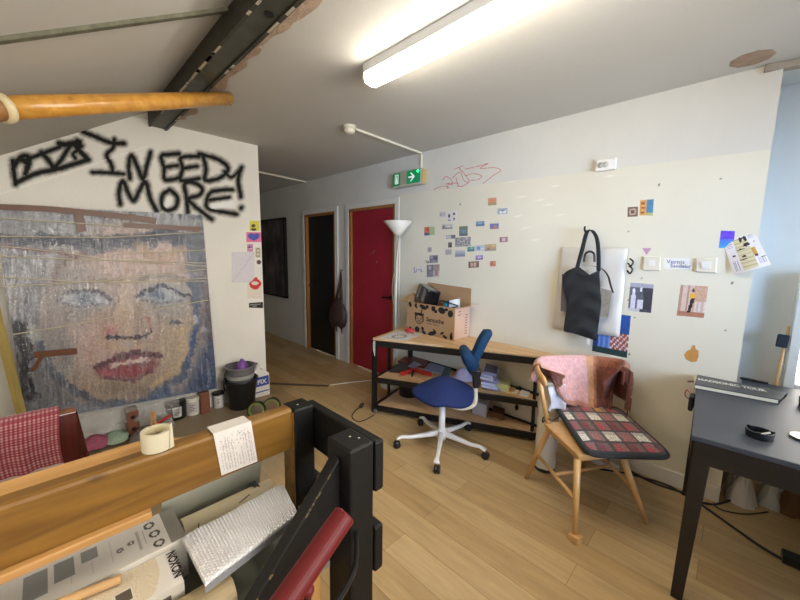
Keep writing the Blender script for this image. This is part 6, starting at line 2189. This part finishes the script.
# ------------------------------------------------------------------ stair balustrade
HB = .95
bal = thing('balustrade', (-.95, .6, 0), 'pine plank rail on black posts around the stair opening', 'balustrade')
mb = MB()
prof = [(-1.132, .803), (-1.082, .803), (-1.080, .81), (-1.080, .94), (-1.084, .947), (-1.092, HB), (-1.128, HB), (-1.132, .945)]
mb.hexa([(x, -.75, z) for x, z in prof], [(x, .566, z) for x, z in prof])
obj('plank', mb, M_pine, bal)
mb = MB().hexa([(-1.21, -.75, .905), (-1.1325, -.75, .905), (-1.1325, .24, .905), (-1.21, .16, .905)], [(-1.21, -.75, .945), (-1.1325, -.75, .945), (-1.1325, .26, .945), (-1.21, .175, .945)])
obj('ledge', mb, M_pine_edge, bal, bevel=.005)
obj('lower_batten', MB().box(-1.105, -1.062, -.75, .145, .782, .8028), M_pine_edge, bal, bevel=.003)
obj('post', MB().box(-1.148, -1.062, .567, .645, 0, HB), M_black, bal, bevel=.006)
obj('bare_face', MB().box(-1.145, -1.069, .5645, .5672, .0, HB - .012), M_pine, bal)
obj('post', MB().box(-.838, -.722, .55, .637, 0, HB), M_black, bal, bevel=.007)
obj('rail', MB().box(-1.13, -.724, .6455, .68, .775, .938), M_black, bal, bevel=.006)
obj('rail', MB().box(-1.13, -.724, .6455, .68, .50, .655), M_black, bal, bevel=.006)
s_ = Vector((0, -.261, -.273)).normalized()
o_ = Vector((-.79, .549, .913))
up2 = Vector((0, s_.z, -s_.y)) * -1
up2 = Vector((0, -s_.z, s_.y))
if up2.z < 0: up2 = -up2
e_ = o_ + s_ * 1.15
dn = Vector((0, 0, -.20))
mb = MB().hexa([o_ + Vector((-.02, 0, 0)) + dn, o_ + Vector((.02, 0, 0)) + dn, e_ + Vector((.02, 0, 0)) + dn, e_ + Vector((-.02, 0, 0)) + dn],
               [o_ + Vector((-.02, 0, 0)), o_ + Vector((.02, 0, 0)), e_ + Vector((.02, 0, 0)), e_ + Vector((-.02, 0, 0))])
obj('stair_board', mb, M_black, bal, bevel=.004)
mb = MB()
for k in range(26):
    t = random.uniform(.02, .8)
    p = o_ + s_ * t + Vector((random.choice([.0205, .0205, -.0195]), 0, -.001 - random.uniform(0, .006)))
    mb.bar(p, p + s_ * random.uniform(.004, .014), .0012, .004)
obj('chipped_paint', mb, mat('chip_wood', '#6a5838', .8), bal, kind='stuff')
mb = MB()
for (x, y) in ((-.79, .60), (-.765, .615), (-1.10, .60)):
    mb.lathe([(0, 0), (.004, 0), (.003, .0012), (0, .0015)], (x, y, HB - .0003), 7)
obj('paint_specks', mb, MATS['old_paint'], bal, kind='stuff')

# red handrail in front
h0, h1 = at_depth(345, 514, .70), at_depth(286, 600, .60)
dh = (h1 - h0).normalized()
hr = thing('red_handrail', h1, 'round dark red stair handrail ending in front of the black post', 'handrail')
M_hr = mat('red_gloss', '#5c1416', .5, coat=.0, spec=.3, var=.06)
obj('rail', MB().tube([h0, h0 + dh * .003, h1 + dh * .6], [.0215, .0235, .0235], 28), M_hr, hr, smooth=False)
bk_ = h0 + dh * .115 + Vector((.012, .0, -.028))
obj('bracket', MB().tube(curve3([h0 + dh * .115 + Vector((0, 0, -.015)), bk_, bk_ + Vector((-.0, .0, -.10)), Vector((-.62, .48, .70)), Vector((-.724, .57, .69))]), .007, 10), M_blackmetal, hr, smooth=True)
obj('red_knob', MB().lathe([(0, -.012), (.009, -.01), (.012, 0), (.009, .01), (0, .012)], bk_ + Vector((.0, .0, .004)), 16), M_hr, hr, smooth=True)

# ------------------------------------------------------------------ storage board over the stair opening with rolls and cartons
SB = .555
st = thing('storage_board', (-1.05, -.1, 0), 'grey green board beside the stair, loaded with rolls and cartons', 'board')
obj('board', MB().box(-1.34, -.815, -.72, .54, SB - .02, SB), mat('grey_green_board', '#84857a', .45, var=.1, scale=6), st)
for x in (-1.30, -.86):
    for y in (-.68, .50):
        obj('leg', MB().box(x - .02, x + .02, y - .02, y + .02, 0, SB - .02), M_pine_edge, st)


def carton_long(name, x0, x1, y0, y1, z0, z1, fn, label, sidec='#c9c4bb', nx=40, ny=20, front=None):
    """fn(u along y from near end to far end, v across x from the plank side) colours the top print"""
    t = thing(name, ((x0 + x1) / 2, (y0 + y1) / 2, z0), label, 'box', 'long cartons on the storage board')
    obj('body', MB().box(x0, x1, y0, y1, z0, z1), mat('carton_' + sidec[1:], sidec, .5), t, bevel=.002)
    mb = MB().grid(lambda u, v: (x0 + .001 + (x1 - x0 - .002) * v, y0 + .001 + (y1 - y0 - .002) * u, z1 + .0006), nx, ny, cfn=fn)
    obj('top_print', mb, M_attr, t)
    return t


def topA(u, v):
    c = (206, 202, 194)
    y = -.72 + .94 * u
    if y > .185: return (128, 124, 116)
    for (a, b, v0, v1) in ((-.105, -.062, .16, .74), (-.050, -.012, .14, .62), (.0, .034, .14, .46)):
        if a < y < b and v0 < v < v1: return (132, 134, 132)
    for (cy, cv) in ((.152, .24), (.157, .54), (.160, .84)):
        d = math.hypot((y - cy) / .0135, (v - cv) / .10)
        if .55 < d < 1: return (74, 72, 68)
    for (cy, cv) in ((.078, .56), (.103, .5)):
        d = math.hypot((y - cy) / .008, (v - cv) / .06)
        if .35 < d < 1: return (110, 108, 104)
    if .118 < y < .124 and .25 < v < .8: return (168, 164, 156)
    if .132 < y < .136 and .3 < v < .7: return (168, 164, 156)
    if -.06 < y < .1 and abs(y % .04 - .02) < .001 and .2 < v < .8: return (186, 182, 174)
    return c
ca1 = carton_long('carton', -1.225, -1.066, -.72, .22, SB, .68, topA, 'long white carton with grey squares and round symbols, next to the plank', nx=420, ny=40)
def topB(u, v):
    y = -.72 + .90 * u
    if y > .155: return (214, 210, 204)
    if v > .92: return (212, 208, 202)
    if ((y - .06) / .085) ** 2 + ((v - .2) / .95) ** 2 < 1 and y > -.5:
        if .045 < y < .085 and .42 < v < .78: return (86, 78, 68) if (.05 < y < .08 and .48 < v < .72) else (206, 200, 190)
        n = mnoise.noise(Vector((y * 300, v * 60, 1)))
        return tuple(np.clip(np.array((204, 190, 166)) + n * 22, 0, 250))
    return (212, 206, 198)
cb1 = carton_long('carton', -1.064, -.93, -.72, .18, SB, .665, topB, 'long white carton with a beige picture and black lettering, in the middle', nx=300, ny=30)
obj('lettering', text_mb('NOXON', (-1.052, .166, .6668), (.86, -.02, 0), (0, 1, 0), .03, depth=.0006, bold=.0008), M_ink, cb1)
mb = MB()
for y0_, y1_, z0_, z1_ in ((.02, .15, .572, .648), (-.05, .0, .572, .63), (-.22, -.09, .575, .645)):
    mb = MB().box(-.9302, -.9290, y0_, y1_, z0_, z1_)
    obj('side_picture', mb, mat('dark_print', '#5a5148', .5, var=.2, scale=30), cb1)
carton_long('carton', -1.305, -1.24, -.72, .13, SB, .655, lambda u, v: (74, 66, 58) if (.70 < u < .78 and v > .3) or (.885 < u < .93 and v > .2) else (204, 198, 188), 'narrow white carton against the plank, mostly hidden', nx=80, ny=8)
# wooden dowel
a, b = at(121, 578.5, 'Z', .679), at(40, 611, 'Z', .679)
obj('wooden_dowel', MB().tube([a, b + (b - a) * 1.5], .0105, 18), mat('dowel_wood', '#c09a6a', .5, var=.08), label='round wooden dowel lying on the cartons', cat='dowel', smooth=False)
# paper rolls
def roll(name, a, b, r, m, label, inner=True):
    t = thing(name, a, label, 'roll')
    d = (b - a).normalized(); L_ = (b - a).length
    obj('tube', MB().lathe([(r * .8, 0), (r, 0), (r, L_), (r * .8, L_), (r * .8, 0)], a, 28, d), m, t, smooth=False)
    obj('core', MB().lathe([(0, .02), (r * .8, .02)], a, 28, d), M_ink, t)
    obj('core', MB().lathe([(0, L_ - .02), (r * .8, L_ - .02)], a, 28, d), M_ink, t)
    return t
rl = roll('paper_roll', Vector((-1.185, .235, SB + .046)), Vector((-1.182, .53, SB + .046)), .045, mat('cream_roll', '#cabd9e', .6, var=.05), 'cream paper roll lying at the plank behind the bubble wrap')
mb = MB()
for (y0_, y1_, a0) in ((.40, .44, .9), (.425, .428, .3), (.27, .274, .6)):
    mb.tube([Vector((-1.183 + .0455 * math.cos(a0), y0_, SB + .046 + .0455 * math.sin(a0))), Vector((-1.183 + .0455 * math.cos(a0 + .25), y1_, SB + .046 + .0455 * math.sin(a0 + .25)))], .0016, 5)
obj('pen_marks', mb, M_ink, rl, kind='stuff')
roll('cardboard_tube', Vector((-.885, -.45, SB + .048)), Vector((-.885, .275, SB + .048)), .046, mat('brown_tube', '#9a8866', .6, var=.08), 'brown cardboard tube lying under the bubble wrap')
roll('cardboard_tube', Vector((-1.07, .235, SB + .051)), Vector((-1.07, .49, SB + .051)), .048, MATS['brown_tube'], 'wide brown tube hidden below the bubble wrap')
# bubble wrap parcel
bq = [at(x, y, 'Z', .688) for x, y in ((181, 537), (283, 482.5), (303, 496), (299, 513), (205, 584))]
bp = thing('bubble_wrap_parcel', (-.97, .35, .665), 'flat silvery bubble wrap parcel lying over the tubes', 'parcel')
def bub(u, v, top):
    a = bq[0].lerp(bq[4], v); b = bq[1].lerp(bq[3], v)
    p = a.lerp(b, u)
    e = max((1 - (2 * u - 1) ** 20) * (1 - (2 * v - 1) ** 16), 0) ** .5
    gx, gy = u * 36, v * 19 + .5 * (int(u * 36) % 2)
    d = math.hypot(gx % 1 - .5, gy % 1 - .5)
    bump = .003 * max(0, 1 - (d / .42) ** 2)
    wr = .006 * mnoise.noise(Vector((u * 4, v * 4, 0)))
    return Vector((p.x, p.y, .680 + (.012 * e + bump + wr * .6 if top else 0)))
def bubcol(u, v): return (206, 206, 208)
mb = MB().grid(lambda u, v: bub(u, v, True), 240, 136)
obj('bubble_film', mb, mat('bubble_film', '#d2d2d4', .14, spec=1.0, metal=.25, coat=.6), bp, smooth=True)
mb = MB().grid(lambda u, v: bub(u, v, False), 8, 8)
obj('underside', mb, mat('grey_foil', '#8e8e90', .4), bp)
mb = MB()
mb.grid(lambda u, v: bq[4].lerp(bq[3], u) + Vector((.0, 0, -.0075 - .02 * v)), 10, 2)
obj('edge_fold', mb, MATS['grey_foil'], bp)
# clear sheet and dark bag by the far post
crumple('dark_bag', Vector((-1.20, .47, SB)), .075, .05, .10, mat('charcoal_bag', '#3a3a3c', .6, bump=.4, bscale=30), 'small dark bag beside the far black post', 'bag', 31)
q = [(-1.30, .20, SB), (-1.30, .53, SB), (-1.255, .53, .735), (-1.255, .20, .735)]
obj('frosted_sheet', MB().slab(q, .003), mat('frosted_sheet', '#b4b6a8', .3), label='pale frosted plastic sheet standing behind the cream roll', cat='sheet')

# things on the plank
q = [at(x, y, 'X', -1.0765) for x, y in ((213.4, 434), (251, 420.6), (257.6, 461.5), (221.6, 475.5))]
hp_ = thing('note_sheet', q[0], 'white handwritten sheet folded over the pine plank', 'paper')
def note(u, v):
    c = (212, 206, 202)
    if v > .12 and u > .08 and u < .94:
        ln = (u * 13) % 1
        hh = .30 + .5 * abs(math.sin(int(u * 13) * 2.7))
        if ln < .38 and .98 - hh < v < .93 and mnoise.noise(Vector((u * 60, v * 45, 3))) > -.15: c = (168, 162, 164)
        if v < .42 and mnoise.noise(Vector((u * 30, v * 30, 8))) > .30: c = (160, 154, 156)
    return c
picture('sheet', q, note, 60, 60, None, None, parent=hp_, th=.0012, jit=3)
t0_, t1_ = q[0], q[1]
mb = MB()
arc = [(-1.0765, 0), (-1.0765, .951 - t0_.z), (-1.084, .9545 - t0_.z), (-1.136, .9545 - t0_.z), (-1.139, .90 - t0_.z)]
for p in (t0_, t1_):
    for x, dz in arc: mb.v.append(Vector((x, p.y, p.z if dz == 0 else t0_.z + dz)))
mb.f = [(i, i + 1, i + 6, i + 5) for i in range(4)]; mb.c = [None] * 4
obj('fold', mb, mat('note_paper', '#d4cec8', .7), hp_, solid=.0012)
tp = thing('tape_roll', (-1.115, .172, HB), 'cream roll of masking tape standing on the pine plank', 'tape')
c = Vector((-1.118, .178, HB + .0005))
mb = MB().lathe([(.029, 0), (.037, 0), (.0375, .026), (.037, .052), (.029, .052), (.029, 0)], c, 36)
obj('roll', mb, mat('masking_tape', '#c2baa2', .8), tp, smooth=False)
obj('core', MB().lathe([(.0275, .001), (.0288, .001), (.0288, .051), (.0275, .051), (.0275, .001)], c, 36), mat('tape_core', '#c8bc98', .8), tp)
a_ = math.radians(52)
fp = c + Vector((.037 * math.cos(a_), .037 * math.sin(a_), 0))
tg = Vector((-math.sin(a_), math.cos(a_), 0))
obj('loose_end', MB().hexa([fp - tg * .012, fp + tg * .004 + Vector((.004, .002, 0)), fp + tg * .004 + Vector((.005, .003, 0)), fp - tg * .012 + Vector((.001, .001, 0))],
                           [fp - tg * .004 + Vector((.001, .001, .066)), fp + tg * .001 + Vector((.004, .002, .072)), fp + tg * .001 + Vector((.005, .003, .072)), fp - tg * .004 + Vector((.002, .002, .066))]), MATS['masking_tape'], tp)

# worn strip across the floor before the hall and a pale wire beyond it
obj('floor_strip', MB().bar(at(270, 383.5, 'Z', .002), at(329, 386, 'Z', .002), .045, .004), mat('worn_metal_strip', '#4c443a', .6, var=.3, scale=14), label='dark worn strip across the floor before the hall', cat='floor strip')
obj('pale_wire', MB().tube(curve3([at(330, 385, 'Z', .004), at(350, 382.5, 'Z', .004), at(372, 380, 'Z', .004)]), .005, 6), M_cream, label='thin pale wire on the floor from the strip to the shelf bench', cat='wire')

# ------------------------------------------------------------------ light
w = bpy.data.worlds.new('sky')
w.use_nodes = True
SC.world = w
bgn = w.node_tree.nodes['Background']
tcw = w.node_tree.nodes.new('ShaderNodeTexCoord')
sxw = w.node_tree.nodes.new('ShaderNodeSeparateXYZ')
w.node_tree.links.new(tcw.outputs['Generated'], sxw.inputs['Vector'])
mrw = w.node_tree.nodes.new('ShaderNodeMapRange')          # hazy white sky to the east, deep blue to the south
mrw.inputs['From Min'].default_value = -0.6
mrw.inputs['From Max'].default_value = -0.3
w.node_tree.links.new(sxw.outputs['Y'], mrw.inputs['Value'])
mxw = w.node_tree.nodes.new('ShaderNodeMix')
mxw.data_type = 'RGBA'
w.node_tree.links.new(mrw.outputs['Result'], mxw.inputs['Factor'])
mxw.inputs['A'].default_value = (1.25, 2.15, 3.7, 1)
mxw.inputs['B'].default_value = (0.95, 0.90, 0.82, 1)
w.node_tree.links.new(mxw.outputs['Result'], bgn.inputs['Color'])
bgn.inputs['Strength'].default_value = 11.0
for (nm, loc, rot, sx, sy) in (('window_light', (XW + .1, (RW[0] + RW[1]) / 2, (RW[2] + RW[3]) / 2), (0, math.radians(90), 0), RW[3] - RW[2], RW[1] - RW[0]),
                               ('recess_window_light', ((WX0 + WX1) / 2, YQ + .1, (WZ0 + WZ1) / 2), (math.radians(-90), 0, 0), WX1 - WX0, WZ1 - WZ0)):
    la = bpy.data.lights.new(nm, 'AREA')
    la.shape = 'RECTANGLE'
    la.size, la.size_y = sx, sy
    la.cycles.is_portal = True
    lo = bpy.data.objects.new(nm, la)
    lo.location = loc
    lo.rotation_euler = rot
    COL.objects.link(lo)

vs = SC.view_settings
vs.view_transform = 'Standard'
vs.look = 'None'
vs.exposure = 0.08
vs.gamma = 1.0
vs.use_curve_mapping = False
SC.cycles.use_denoising = True
SC.cycles.max_bounces = 8
SC.cycles.transparent_max_bounces = 12
SC.cycles.caustics_reflective = False
SC.cycles.caustics_refractive = False
SC.cycles.sample_clamp_indirect = 6
